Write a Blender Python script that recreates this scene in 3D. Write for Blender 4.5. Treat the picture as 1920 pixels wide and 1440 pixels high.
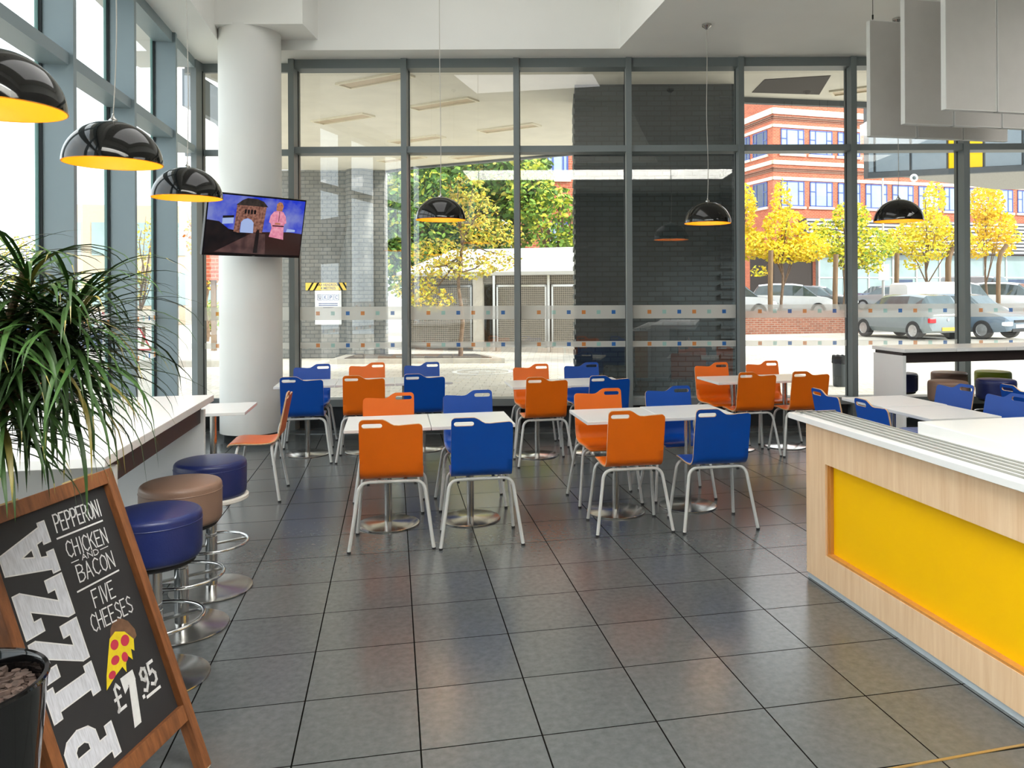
import bpy, bmesh, math, random
from mathutils import Vector, Matrix

# ------------------------------------------------------------------ clear
for o in list(bpy.data.objects):
    bpy.data.objects.remove(o)
S = bpy.context.scene
COL = S.collection
PI = math.pi

# ------------------------------------------------------------------ camera
cd = bpy.data.cameras.new('camera')
cam = bpy.data.objects.new('camera', cd)
COL.objects.link(cam)
ROLL = 0.005
cam.matrix_world = Matrix(((math.cos(ROLL), math.sin(ROLL), 0, 0),
                           (0, 0, -1, 0),
                           (-math.sin(ROLL), math.cos(ROLL), 0, 1.67),
                           (0, 0, 0, 1)))
cd.sensor_width = 36.0
cd.lens = 36.0 * 1479.0 / 1920.0
cd.shift_x = -(1045.0 - 960.0) / 1920.0
cd.shift_y = -(720.0 - 545.0) / 1920.0
cd.clip_start = 0.05
cd.clip_end = 400
S.camera = cam

# ------------------------------------------------------------------ view, world, sun, added fill lights
S.view_settings.view_transform = 'Standard'
S.view_settings.look = 'None'
S.view_settings.gamma = 1.0
S.view_settings.use_curve_mapping = False
S.view_settings.exposure = 0.50
S.cycles.use_denoising = True
S.cycles.max_bounces = 10
S.cycles.diffuse_bounces = 5
S.cycles.glossy_bounces = 5
S.cycles.transparent_max_bounces = 24
S.cycles.transmission_bounces = 6
S.cycles.sample_clamp_indirect = 6.0
S.cycles.caustics_reflective = False
S.cycles.caustics_refractive = False

W = bpy.data.worlds.new('overcast_sky')
S.world = W
W.use_nodes = True
wn = W.node_tree.nodes
wl = W.node_tree.links
bg = wn['Background']
bg.inputs['Strength'].default_value = 2.1
tc = wn.new('ShaderNodeTexCoord')
nz = wn.new('ShaderNodeTexNoise')
nz.inputs['Scale'].default_value = 2.2
nz.inputs['Detail'].default_value = 4
cr = wn.new('ShaderNodeValToRGB')
cr.color_ramp.elements[0].position = 0.35
cr.color_ramp.elements[0].color = (0.80, 0.90, 1.0, 1)
cr.color_ramp.elements[1].position = 0.65
cr.color_ramp.elements[1].color = (1.0, 1.0, 1.0, 1)
wl.new(tc.outputs['Generated'], nz.inputs['Vector'])
wl.new(nz.outputs['Fac'], cr.inputs['Fac'])
wl.new(cr.outputs['Color'], bg.inputs['Color'])

sd = bpy.data.lights.new('sun', 'SUN')
sd.energy = 4.2
sd.angle = math.radians(3)
sd.color = (1.0, 0.96, 0.90)
sun = bpy.data.objects.new('sun', sd)
COL.objects.link(sun)
sun.rotation_euler = Vector((-0.86, 0.28, -0.40)).to_track_quat('-Z', 'Y').to_euler()


def area(name, loc, size, energy, color=(1, 0.97, 0.92), rot=(0, 0, 0), sy=None):
    d = bpy.data.lights.new(name, 'AREA')
    d.energy = energy
    d.color = color
    d.shape = 'RECTANGLE'
    d.size = size
    d.size_y = sy or size
    o = bpy.data.objects.new(name, d)
    COL.objects.link(o)
    o.location = loc
    o.rotation_euler = rot
    return o


YAW = 0.206
area('fill_light', (-0.9, 5.6, 5.80), 2.6, 50, (1, 0.99, 0.97), (0, 0, YAW), 5.0)  # added fill light high in the recess, unseen from the camera
area('fill_light', (1.0, 0.2, 5.80), 6.2, 470, (1, 0.99, 0.97), (0, 0, 0), 1.4)  # added fill light behind the camera, tucked into its own coffer
area('fill_light', (6.1, 4.0, 5.05), 1.7, 120, (1, 0.99, 0.97), (0, 0, 0), 4.6)  # added fill light out of view on the right, brightens the ceiling there

# ------------------------------------------------------------------ helpers
UX, UY = math.cos(YAW), math.sin(YAW)


def lin(c):
    return c / 12.92 if c <= 0.04045 else ((c + 0.055) / 1.055) ** 2.4


def rgb(r, g, b):
    return (lin(r / 255.0), lin(g / 255.0), lin(b / 255.0), 1.0)


def pbr(name, col, rough=0.5, metal=0.0, spec=0.5, var=0.06, scale=8.0, bump=0.0, bscale=60.0,
        coat=0.0, emis=None, estr=0.0, stretch=None, sheen=0.0):
    m = bpy.data.materials.new(name)
    m.use_nodes = True
    nt = m.node_tree
    n = nt.nodes
    p = n['Principled BSDF']
    p.inputs['Roughness'].default_value = rough
    p.inputs['Metallic'].default_value = metal
    p.inputs['Specular IOR Level'].default_value = spec
    p.inputs['Coat Weight'].default_value = coat
    p.inputs['Coat Roughness'].default_value = 0.08
    p.inputs['Sheen Weight'].default_value = sheen
    t = n.new('ShaderNodeTexCoord')
    mp = n.new('ShaderNodeMapping')
    nt.links.new(t.outputs['Object'], mp.inputs['Vector'])
    if stretch:
        mp.inputs['Scale'].default_value = stretch
    no = n.new('ShaderNodeTexNoise')
    no.inputs['Scale'].default_value = scale
    no.inputs['Detail'].default_value = 5
    nt.links.new(mp.outputs['Vector'], no.inputs['Vector'])
    r = n.new('ShaderNodeValToRGB')
    a = [max(0.0, c * (1 - var)) for c in col[:3]] + [1]
    b = [min(1.0, c * (1 + var)) for c in col[:3]] + [1]
    r.color_ramp.elements[0].position = 0.3
    r.color_ramp.elements[1].position = 0.7
    r.color_ramp.elements[0].color = a
    r.color_ramp.elements[1].color = b
    nt.links.new(no.outputs['Fac'], r.inputs['Fac'])
    nt.links.new(r.outputs['Color'], p.inputs['Base Color'])
    if bump:
        n2 = n.new('ShaderNodeTexNoise')
        n2.inputs['Scale'].default_value = bscale
        n2.inputs['Detail'].default_value = 4
        nt.links.new(mp.outputs['Vector'], n2.inputs['Vector'])
        bp = n.new('ShaderNodeBump')
        bp.inputs['Strength'].default_value = bump
        bp.inputs['Distance'].default_value = 0.01
        nt.links.new(n2.outputs['Fac'], bp.inputs['Height'])
        nt.links.new(bp.outputs['Normal'], p.inputs['Normal'])
    if emis:
        p.inputs['Emission Color'].default_value = emis
        p.inputs['Emission Strength'].default_value = estr
    return m


def wood(name, c1, c2, sc=(30, 30, 2.5), rough=0.45, nscale=1.6):
    m = pbr(name, c1, rough, var=0.0)
    nt = m.node_tree
    n = nt.nodes
    p = n['Principled BSDF']
    t = n.new('ShaderNodeTexCoord')
    mp = n.new('ShaderNodeMapping')
    mp.inputs['Scale'].default_value = sc
    no = n.new('ShaderNodeTexNoise')
    no.inputs['Scale'].default_value = nscale
    no.inputs['Detail'].default_value = 8
    no.inputs['Roughness'].default_value = 0.65
    r = n.new('ShaderNodeValToRGB')
    r.color_ramp.elements[0].position = 0.32
    r.color_ramp.elements[1].position = 0.68
    r.color_ramp.elements[0].color = c1
    r.color_ramp.elements[1].color = c2
    nt.links.new(t.outputs['Object'], mp.inputs['Vector'])
    nt.links.new(mp.outputs['Vector'], no.inputs['Vector'])
    nt.links.new(no.outputs['Fac'], r.inputs['Fac'])
    nt.links.new(r.outputs['Color'], p.inputs['Base Color'])
    return m


def brick(name, c1, c2, mortar, bw=0.225, bh=0.075, ms=0.01, rough=0.8, bump=0.3, spec=0.3, offset=0.5):
    m = bpy.data.materials.new(name)
    m.use_nodes = True
    nt = m.node_tree
    n = nt.nodes
    p = n['Principled BSDF']
    p.inputs['Roughness'].default_value = rough
    p.inputs['Specular IOR Level'].default_value = spec
    t = n.new('ShaderNodeTexCoord')
    b = n.new('ShaderNodeTexBrick')
    b.offset = offset
    b.inputs['Color1'].default_value = c1
    b.inputs['Color2'].default_value = c2
    b.inputs['Mortar'].default_value = mortar
    b.inputs['Scale'].default_value = 1.0
    b.inputs['Brick Width'].default_value = bw
    b.inputs['Row Height'].default_value = bh
    b.inputs['Mortar Size'].default_value = ms
    b.inputs['Mortar Smooth'].default_value = 0.1
    b.inputs['Bias'].default_value = 0.0
    nt.links.new(t.outputs['UV'], b.inputs['Vector'])
    no = n.new('ShaderNodeTexNoise')
    no.inputs['Scale'].default_value = 3.0
    no.inputs['Detail'].default_value = 6
    nt.links.new(t.outputs['UV'], no.inputs['Vector'])
    mx = n.new('ShaderNodeMix')
    mx.data_type = 'RGBA'
    mx.blend_type = 'OVERLAY'
    mx.inputs[0].default_value = 0.25
    nt.links.new(b.outputs['Color'], mx.inputs[6])
    nt.links.new(no.outputs['Fac'], mx.inputs[7])
    nt.links.new(mx.outputs[2], p.inputs['Base Color'])
    bp = n.new('ShaderNodeBump')
    bp.inputs['Strength'].default_value = bump
    bp.inputs['Distance'].default_value = 0.01
    bp.invert = True
    nt.links.new(b.outputs['Fac'], bp.inputs['Height'])
    nt.links.new(bp.outputs['Normal'], p.inputs['Normal'])
    return m


def glass_mat(name, tint=(0.93, 0.97, 0.95, 1), ior=2.15):
    m = bpy.data.materials.new(name)
    m.use_nodes = True
    nt = m.node_tree
    n = nt.nodes
    for q in list(n):
        n.remove(q)
    out = n.new('ShaderNodeOutputMaterial')
    tr = n.new('ShaderNodeBsdfTransparent')
    tr.inputs['Color'].default_value = tint
    gl = n.new('ShaderNodeBsdfGlossy')
    gl.inputs['Roughness'].default_value = 0.0
    gl.inputs['Color'].default_value = (1, 1, 1, 1)
    fr = n.new('ShaderNodeFresnel')
    fr.inputs['IOR'].default_value = ior
    mx = n.new('ShaderNodeMixShader')
    nt.links.new(fr.outputs['Fac'], mx.inputs[0])
    nt.links.new(tr.outputs[0], mx.inputs[1])
    nt.links.new(gl.outputs[0], mx.inputs[2])
    nt.links.new(mx.outputs[0], out.inputs['Surface'])
    return m


def frost_mat(name, col, opacity):
    m = bpy.data.materials.new(name)
    m.use_nodes = True
    nt = m.node_tree
    n = nt.nodes
    for q in list(n):
        n.remove(q)
    out = n.new('ShaderNodeOutputMaterial')
    tr = n.new('ShaderNodeBsdfTransparent')
    d = n.new('ShaderNodeBsdfDiffuse')
    d.inputs['Color'].default_value = col
    tl = n.new('ShaderNodeBsdfTranslucent')
    tl.inputs['Color'].default_value = col
    m1 = n.new('ShaderNodeMixShader')
    m1.inputs[0].default_value = 0.5
    nt.links.new(d.outputs[0], m1.inputs[1])
    nt.links.new(tl.outputs[0], m1.inputs[2])
    m2 = n.new('ShaderNodeMixShader')
    m2.inputs[0].default_value = opacity
    nt.links.new(tr.outputs[0], m2.inputs[1])
    nt.links.new(m1.outputs[0], m2.inputs[2])
    nt.links.new(m2.outputs[0], out.inputs['Surface'])
    return m


class MB:
    """collects geometry for ONE mesh object"""

    def __init__(s):
        s.v = []
        s.f = []
        s.m = []
        s.M = Matrix.Identity(4)
        s.k = 0

    def add(s, vs, fs, mi=None):
        b = len(s.v)
        for p in vs:
            s.v.append(s.M @ Vector(p))
        for q in fs:
            s.f.append([b + i for i in q])
            s.m.append(s.k if mi is None else mi)
        return s

    def box(s, x0, y0, z0, x1, y1, z1, mi=None):
        vs = [(x0, y0, z0), (x1, y0, z0), (x1, y1, z0), (x0, y1, z0), (x0, y0, z1), (x1, y0, z1), (x1, y1, z1), (x0, y1, z1)]
        fs = [(0, 3, 2, 1), (4, 5, 6, 7), (0, 1, 5, 4), (1, 2, 6, 5), (2, 3, 7, 6), (3, 0, 4, 7)]
        return s.add(vs, fs, mi)

    def cbox(s, c, d, mi=None):
        return s.box(c[0] - d[0] / 2, c[1] - d[1] / 2, c[2] - d[2] / 2, c[0] + d[0] / 2, c[1] + d[1] / 2, c[2] + d[2] / 2, mi)

    def prism(s, poly, z0, z1, mi=None, mside=None):
        n = len(poly)
        ar = sum(poly[i][0] * poly[(i + 1) % n][1] - poly[(i + 1) % n][0] * poly[i][1] for i in range(n))
        if ar < 0:
            poly = poly[::-1]
        vs = [(p[0], p[1], z0) for p in poly] + [(p[0], p[1], z1) for p in poly]
        s.add(vs, [tuple(range(n - 1, -1, -1)), tuple(range(n, 2 * n))], mi)
        s.add(vs, [(i, (i + 1) % n, n + (i + 1) % n, n + i) for i in range(n)], mi if mside is None else mside)
        return s

    def lathe(s, prof, n=32, mi=None, c=(0, 0, 0)):
        vs = []
        fs = []
        for (r, z) in prof:
            for i in range(n):
                a = 2 * PI * i / n
                vs.append((c[0] + r * math.cos(a), c[1] + r * math.sin(a), c[2] + z))
        for j in range(len(prof) - 1):
            for i in range(n):
                fs.append((j * n + i, j * n + (i + 1) % n, (j + 1) * n + (i + 1) % n, (j + 1) * n + i))
        if prof[0][0] > 1e-5:
            fs.append(tuple(range(n - 1, -1, -1)))
        if prof[-1][0] > 1e-5:
            fs.append(tuple((len(prof) - 1) * n + i for i in range(n)))
        return s.add(vs, fs, mi)

    def tube(s, pts, r, n=10, mi=None, cap=True, closed=False):
        pts = [Vector(p) for p in pts]
        N = len(pts)
        rs = r if isinstance(r, (list, tuple)) else [r] * N
        vs = []
        fs = []
        up = None
        for i in range(N):
            if closed:
                d = pts[(i + 1) % N] - pts[i - 1]
            else:
                d = pts[min(i + 1, N - 1)] - pts[max(i - 1, 0)]
            d.normalize()
            if up is None:
                up = Vector((0, 0, 1)) if abs(d.z) < 0.9 else Vector((0, 1, 0))
            a = d.cross(up).normalized()
            up = a.cross(d).normalized()
            for j in range(n):
                t = 2 * PI * j / n
                vs.append(pts[i] + a * (rs[i] * math.cos(t)) + up * (rs[i] * math.sin(t)))
        L = N if closed else N - 1
        for i in range(L):
            k = (i + 1) % N
            for j in range(n):
                fs.append((i * n + j, i * n + (j + 1) % n, k * n + (j + 1) % n, k * n + j))
        if cap and not closed:
            fs.append(tuple(range(n - 1, -1, -1)))
            fs.append(tuple((N - 1) * n + j for j in range(n)))
        return s.add(vs, fs, mi)

    def build(s, name, mats, parent=None, smooth=False, bevel=0.0, seg=2, loc=None, rz=0.0):
        me = bpy.data.meshes.new(name)
        me.from_pydata([tuple(p) for p in s.v], [], s.f)
        if not isinstance(mats, (list, tuple)):
            mats = [mats]
        for m in mats:
            me.materials.append(m)
        me.polygons.foreach_set('material_index', s.m)
        uv = me.uv_layers.new(name='UVMap')
        vv = me.vertices
        for p in me.polygons:
            nx, ny, nz = p.normal
            for li in p.loop_indices:
                co = vv[me.loops[li].vertex_index].co
                if abs(nz) > 0.7:
                    uv.data[li].uv = (co.x, co.y)
                elif abs(nx) > abs(ny):
                    uv.data[li].uv = (co.y, co.z)
                else:
                    uv.data[li].uv = (co.x, co.z)
        if smooth:
            me.polygons.foreach_set('use_smooth', [True] * len(me.polygons))
            if smooth != 'all':
                me.set_sharp_from_angle(angle=math.radians(38))
        me.update()
        o = bpy.data.objects.new(name, me)
        COL.objects.link(o)
        if parent:
            o.parent = parent
        if loc is not None:
            o.location = loc
        o.rotation_euler = (0, 0, rz)
        if bevel:
            b = o.modifiers.new('bevel', 'BEVEL')
            b.width = bevel
            b.segments = seg
            b.limit_method = 'ANGLE'
            b.angle_limit = math.radians(40)
        return o


def arc(cx, cy, r, a0, a1, n=6):
    return [(cx + r * math.cos(a0 + (a1 - a0) * i / n), cy + r * math.sin(a0 + (a1 - a0) * i / n)) for i in range(n + 1)]


def tag(o, label=None, cat=None, group=None, kind=None):
    if label:
        o['label'] = label
    if cat:
        o['category'] = cat
    if group:
        o['group'] = group
    if kind:
        o['kind'] = kind
    return o


def thing(name, label, cat, loc=(0, 0, 0), rz=0.0, group=None):
    o = bpy.data.objects.new(name, None)
    o.empty_display_size = 0.1
    COL.objects.link(o)
    o.location = loc
    o.rotation_euler = (0, 0, rz)
    return tag(o, label, cat, group)


KIDS = {}


def kids(o):
    if o.name not in KIDS:
        KIDS[o.name] = list(o.children)
    return KIDS[o.name]


def dup(o, label, loc, rz, group=None, swap=None):
    r = o.copy()
    COL.objects.link(r)
    r.location = loc
    r.rotation_euler = (0, 0, rz)
    r['label'] = label
    if group:
        r['group'] = group
    for ch in kids(o):
        c = ch.copy()
        COL.objects.link(c)
        c.parent = r
        for g in kids(ch):
            d = g.copy()
            COL.objects.link(d)
            d.parent = c
    return r


def struct(o):
    o['kind'] = 'structure'
    return o


def sempty(name, loc=(0, 0, 0), rz=0.0):
    o = bpy.data.objects.new(name, None)
    COL.objects.link(o)
    o.location = loc
    o.rotation_euler = (0, 0, rz)
    return struct(o)


def text_mesh(txt, x0, y0, x1, y1, mb, z=0.0, mi=0, shear=0.0, bold=0.0):
    """writes txt fitted to a rectangle of the local xy plane into mb"""
    c = bpy.data.curves.new('lettering', 'FONT')
    c.body = txt
    c.resolution_u = 3
    c.shear = shear
    c.offset = bold
    o = bpy.data.objects.new('lettering', c)
    COL.objects.link(o)
    dg = bpy.context.evaluated_depsgraph_get()
    me = bpy.data.meshes.new_from_object(o.evaluated_get(dg))
    xs = [v.co.x for v in me.vertices]
    ys = [v.co.y for v in me.vertices]
    sx = (x1 - x0) / (max(xs) - min(xs))
    sy = (y1 - y0) / (max(ys) - min(ys))
    mx, my = min(xs), min(ys)
    mb.add([(x0 + (v.co.x - mx) * sx, y0 + (v.co.y - my) * sy, z) for v in me.vertices],
           [tuple(p.vertices) for p in me.polygons], mi)
    bpy.data.objects.remove(o)
    bpy.data.curves.remove(c)
    bpy.data.meshes.remove(me)


# ------------------------------------------------------------------ materials
M = {}
M['white_paint'] = pbr('white_paint', rgb(236, 236, 232), 0.6, var=0.015, scale=2)
M['wall_dark'] = pbr('taupe_wall_paint', rgb(112, 108, 102), 0.7, var=0.03, scale=2)
M['ceiling_paint'] = pbr('ceiling_paint', rgb(242, 242, 238), 0.8, var=0.015, scale=2)
M['frame'] = pbr('blue_grey_frame_paint', rgb(136, 152, 158), 0.42, var=0.03, scale=3)
M['frame_dark'] = pbr('dark_grey_frame_paint', rgb(122, 130, 131), 0.42, var=0.03, scale=3)
M['gasket'] = pbr('black_gasket', rgb(24, 30, 34), 0.6)
M['spandrel'] = pbr('dark_spandrel_panel', rgb(50, 54, 56), 0.4)
M['glass'] = glass_mat('window_glass')
M['band'] = frost_mat('frosted_film', (0.88, 0.88, 0.84, 1), 0.62)
M['sq_orange'] = frost_mat('orange_film', rgb(226, 148, 84), 0.85)
M['sq_teal'] = frost_mat('pale_teal_film', rgb(170, 214, 208), 0.8)
M['sq_blue'] = frost_mat('blue_film', rgb(58, 116, 190), 0.88)
M['white_lam'] = pbr('white_laminate', rgb(240, 240, 238), 0.28, var=0.01)
M['white_edge'] = pbr('white_edge_band', rgb(232, 226, 218), 0.4, var=0.02)
M['leg'] = pbr('light_grey_powder_coat', rgb(205, 206, 204), 0.35, var=0.02)
M['steel'] = pbr('brushed_steel', rgb(190, 188, 184), 0.2, metal=1.0, var=0.06, scale=20, stretch=(1, 1, 12))
M['chrome'] = pbr('chrome', rgb(214, 214, 214), 0.07, metal=1.0, var=0.02)
M['orange'] = pbr('orange_laminate', rgb(238, 112, 8), 0.36, var=0.04, scale=5, spec=0.45)
M['blue'] = pbr('blue_laminate', rgb(0, 74, 170), 0.34, var=0.05, scale=5, spec=0.45)
M['ply'] = pbr('plywood_edge', rgb(214, 176, 138), 0.6, var=0.12, scale=60)
M['rubber'] = pbr('black_rubber', rgb(22, 22, 24), 0.7)
M['navy_vinyl'] = pbr('navy_vinyl', rgb(31, 42, 96), 0.38, var=0.05, bump=0.08, bscale=140)
M['taupe_vinyl'] = pbr('taupe_vinyl', rgb(136, 108, 92), 0.4, var=0.05, bump=0.08, bscale=140)
M['green_vinyl'] = pbr('green_vinyl', rgb(136, 152, 26), 0.4, var=0.05, bump=0.08, bscale=140)
M['beam'] = pbr('dark_brown_beam', rgb(46, 36, 34), 0.45, var=0.08)
M['black_gloss'] = pbr('black_gloss', rgb(14, 13, 13), 0.06, var=0.02, coat=0.2)
M['shade_in'] = pbr('orange_enamel', rgb(255, 168, 0), 0.5, var=0.01)
M['cord'] = pbr('pale_cord', rgb(196, 192, 184), 0.5)
M['bulb'] = pbr('bulb_glow', rgb(255, 230, 180), 0.3, emis=(1, 0.82, 0.5, 1), estr=3.0)
M['baffle'] = pbr('white_felt', rgb(218, 214, 208), 0.85, var=0.02, bump=0.05, bscale=200)
M['baffle_edge'] = pbr('white_felt_edge', rgb(236, 236, 232), 0.7, var=0.01)
M['beech'] = wood('beech_veneer', rgb(228, 190, 148), rgb(243, 212, 174), (26, 26, 1.6), 0.4, 1.2)
M['beech_edge'] = wood('oak_edge', rgb(190, 130, 62), rgb(206, 148, 78), (26, 26, 1.6), 0.4, 1.2)
M['yellow'] = pbr('yellow_panel', rgb(255, 196, 0), 0.4, spec=0.25, var=0.03, scale=1.5)
M['plinth'] = pbr('pale_plinth', rgb(206, 216, 222), 0.3, metal=0.2, var=0.03)
M['pine'] = wood('stained_pine', rgb(104, 62, 34), rgb(148, 92, 52), (40, 6, 40), 0.5, 1.4)
M['chalkboard'] = pbr('chalkboard_black', rgb(42, 42, 44), 0.62, var=0.12, scale=6)
M['chalk'] = pbr('white_chalk', rgb(226, 226, 226), 0.8, var=0.05, scale=40)
M['chalk_fill'] = pbr('hatched_chalk', rgb(206, 208, 216), 0.8, var=0.16, scale=26, stretch=(7, 1, 1))
M['crust'] = pbr('chalk_crust', rgb(116, 84, 62), 0.8, var=0.2, scale=40)
M['cheese'] = pbr('chalk_cheese', rgb(232, 206, 30), 0.8, var=0.08, scale=40)
M['pepperoni'] = pbr('chalk_pepperoni', rgb(196, 52, 76), 0.8, var=0.1, scale=40)
M['leaf'] = pbr('leaf_green', rgb(50, 78, 34), 0.45, var=0.35, scale=6, spec=0.3)
M['leaf_tip'] = pbr('leaf_yellowed', rgb(132, 122, 60), 0.45, var=0.3, scale=8)
M['cane'] = pbr('cane_bark', rgb(128, 104, 78), 0.85, var=0.25, scale=30, bump=0.4)
M['bark'] = pbr('bark_chips', rgb(84, 68, 60), 0.8, var=0.5, scale=22, bump=0.4)
M['tv_black'] = pbr('tv_bezel', rgb(12, 12, 14), 0.25)
M['brass'] = pbr('brass_strip', rgb(196, 172, 122), 0.35, metal=0.8)
M['rail_strip'] = pbr('grey_rail_strip', rgb(146, 146, 138), 0.4, var=0.03)
M['grille'] = pbr('aluminium_grille', rgb(150, 154, 154), 0.3, metal=0.8)


def tile_floor(name, cell, c1, c2, grout, rough=0.3, ox=0.0, oy=0.0, gw=0.006):
    m = bpy.data.materials.new(name)
    m.use_nodes = True
    nt = m.node_tree
    n = nt.nodes
    L = nt.links
    p = n['Principled BSDF']
    t = n.new('ShaderNodeTexCoord')
    mp = n.new('ShaderNodeMapping')
    mp.inputs['Location'].default_value = (ox, oy, 0)
    L.new(t.outputs['Object'], mp.inputs['Vector'])
    b = n.new('ShaderNodeTexBrick')
    b.offset = 0.0
    b.squash = 1.0
    b.inputs['Color1'].default_value = (0.3, 0.3, 0.3, 1)
    b.inputs['Color2'].default_value = (0.7, 0.7, 0.7, 1)
    b.inputs['Mortar'].default_value = (0.5, 0.5, 0.5, 1)
    b.inputs['Scale'].default_value = 1.0
    b.inputs['Brick Width'].default_value = cell
    b.inputs['Row Height'].default_value = cell
    b.inputs['Mortar Size'].default_value = gw / 2
    b.inputs['Mortar Smooth'].default_value = 0.0
    L.new(mp.outputs['Vector'], b.inputs['Vector'])
    no = n.new('ShaderNodeTexNoise')
    no.inputs['Scale'].default_value = 30.0
    no.inputs['Detail'].default_value = 6
    no.inputs['Roughness'].default_value = 0.6
    L.new(t.outputs['Object'], no.inputs['Vector'])
    ad = n.new('ShaderNodeMix')
    ad.data_type = 'FLOAT'
    ad.inputs[0].default_value = 0.25
    L.new(no.outputs['Fac'], ad.inputs[2])
    L.new(b.outputs['Color'], ad.inputs[3])
    r = n.new('ShaderNodeValToRGB')
    r.color_ramp.elements[0].position = 0.25
    r.color_ramp.elements[1].position = 0.75
    r.color_ramp.elements[0].color = c1
    r.color_ramp.elements[1].color = c2
    L.new(ad.outputs[0], r.inputs['Fac'])
    mx = n.new('ShaderNodeMix')
    mx.data_type = 'RGBA'
    L.new(b.outputs['Fac'], mx.inputs[0])
    L.new(r.outputs['Color'], mx.inputs[6])
    mx.inputs[7].default_value = grout
    L.new(mx.outputs[2], p.inputs['Base Color'])
    rr = n.new('ShaderNodeMapRange')
    rr.inputs['To Min'].default_value = rough
    rr.inputs['To Max'].default_value = rough + 0.015
    L.new(no.outputs['Fac'], rr.inputs['Value'])
    L.new(rr.outputs[0], p.inputs['Roughness'])
    sg = n.new('ShaderNodeMapRange')
    sg.inputs['To Min'].default_value = 0.75
    sg.inputs['To Max'].default_value = 0.0
    L.new(b.outputs['Fac'], sg.inputs['Value'])
    L.new(sg.outputs[0], p.inputs['Specular IOR Level'])
    bp = n.new('ShaderNodeBump')
    bp.inputs['Strength'].default_value = 0.35
    bp.inputs['Distance'].default_value = 0.003
    bp.invert = True
    L.new(b.outputs['Fac'], bp.inputs['Height'])
    L.new(bp.outputs['Normal'], p.inputs['Normal'])
    return m

# ================================================================== SETTING
CEIL = 4.48
YF = 9.5          # room face of the far mullions
YG = 9.69         # far glass plane


def loc2(a, b):
    """grid coordinates (along u, along d) -> world xy"""
    return (a * UX - b * UY, a * UY + b * UX)


def inv2(x, y):
    return (x * UX + y * UY, -x * UY + y * UX)


M['floor'] = tile_floor('slate_grey_tiles', 0.45, rgb(72, 76, 77), rgb(94, 97, 97), rgb(18, 17, 16), 0.22, -0.0929, -3.8135)
LX = lambda y: -4.316 + (9.5 - y) * 0.209      # inner line of the left window wall
GX = lambda y: LX(y) - 0.21                   # its glass line (approx.)

b = MB()
poly = [(GX(-3.5) - 0.05, -3.5), (7.3, -3.5), (7.3, 9.75), (GX(9.75) - 0.05, 9.75)]
b.prism([inv2(*p) for p in poly], -0.12, 0.0)
fl = struct(b.build('floor', M['floor'], rz=YAW))

# brass threshold strip set in the tiles
b = MB()
b.box(0, -0.006, 0, 2.6, 0.006, 0.003)
struct(b.build('trim_1', M['brass'], loc=(0.92, 2.683, 0.0), rz=0.252))

# ceiling: flat slab around a deep rectangular recess
XL = lambda y: -3.80 + (8.94 - y) * 0.209
XR = lambda y: 0.742 + (9.15 - y) * 0.209
b = MB()
Z2 = 6.0
b.prism([(-5.2, 9.17), (7.3, 9.17), (7.3, 9.85), (-5.2, 9.85)], CEIL, Z2)
b.prism([(GX(-3.5) - 0.3, -3.5), (7.3, -3.5), (7.3, -0.6), (GX(-0.6) - 0.3, -0.6)], CEIL, Z2)
b.prism([(GX(-0.6) - 0.3, -0.6), (-2.2, -0.6), (-2.2, 1.0), (GX(1.0) - 0.3, 1.0)], CEIL, Z2)
b.prism([(4.2, -0.6), (7.3, -0.6), (7.3, 1.0), (4.2, 1.0)], CEIL, Z2)
b.prism([(GX(1.0) - 0.3, 1.0), (7.3, 1.0), (7.3, 2.0), (GX(2.0) - 0.3, 2.0)], CEIL, Z2)
b.box(-2.6, -1.0, 5.85, 4.6, 1.4, 6.05)  # lid of a coffer added to hide the rear fill light
b.prism([(GX(2) - 0.3, 2.0), (XL(2.0), 2.0), (XL(9.17), 9.17), (GX(9.17) - 0.3, 9.17)], CEIL, Z2)
b.prism([(XR(2.0), 2.0), (5.2, 2.0), (5.2, 6.4), (XR(6.4), 6.4)], CEIL, Z2)
b.prism([(XR(6.4), 6.4), (7.3, 6.4), (7.3, 9.17), (XR(9.17), 9.17)], CEIL, Z2)
b.prism([(7.0, 2.0), (7.3, 2.0), (7.3, 6.4), (7.0, 6.4)], CEIL, Z2)
b.box(5.0, 1.6, 5.85, 7.3, 6.6, 6.05)  # lid of another added coffer, for the right-hand fill light
b.prism([(-4.5, 1.6), (3.2, 1.6), (3.2, 9.4), (-4.5, 9.4)], 5.85, 6.05)
# boxed downstand over the round column
b.box(-3.80, 8.62, 4.60, -2.77, 9.20, 5.86)
struct(b.build('ceiling', M['ceiling_paint']))

# walls behind and beside the camera
b = MB()
b.box(-4.0, -3.7, 0, 7.5, -3.5, 6.0)
struct(b.build('wall_back', M['wall_dark']))
b = MB()
b.box(7.3, -3.7, 0, 7.5, 9.85, 6.0)
struct(b.build('wall_right', M['wall_dark']))

# round white column on a recessed foot
b = MB()
b.lathe([(0.336, 0.10), (0.336, 4.62)], 64)
cl = struct(b.build('column', M['white_paint'], loc=(-3.475, 8.95, 0), smooth=True))
b = MB()
b.lathe([(0.30, 0.0), (0.30, 0.11)], 48)
struct(b.build('base', M['spandrel'], cl, smooth=True))

# ---- far window wall, one window per bay
MX = [-3.199 + 1.357 * k for k in range(8)]
edges = [-4.372] + MX
ZT, ZH, ZS = 3.385, 4.37, 0.366


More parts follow.
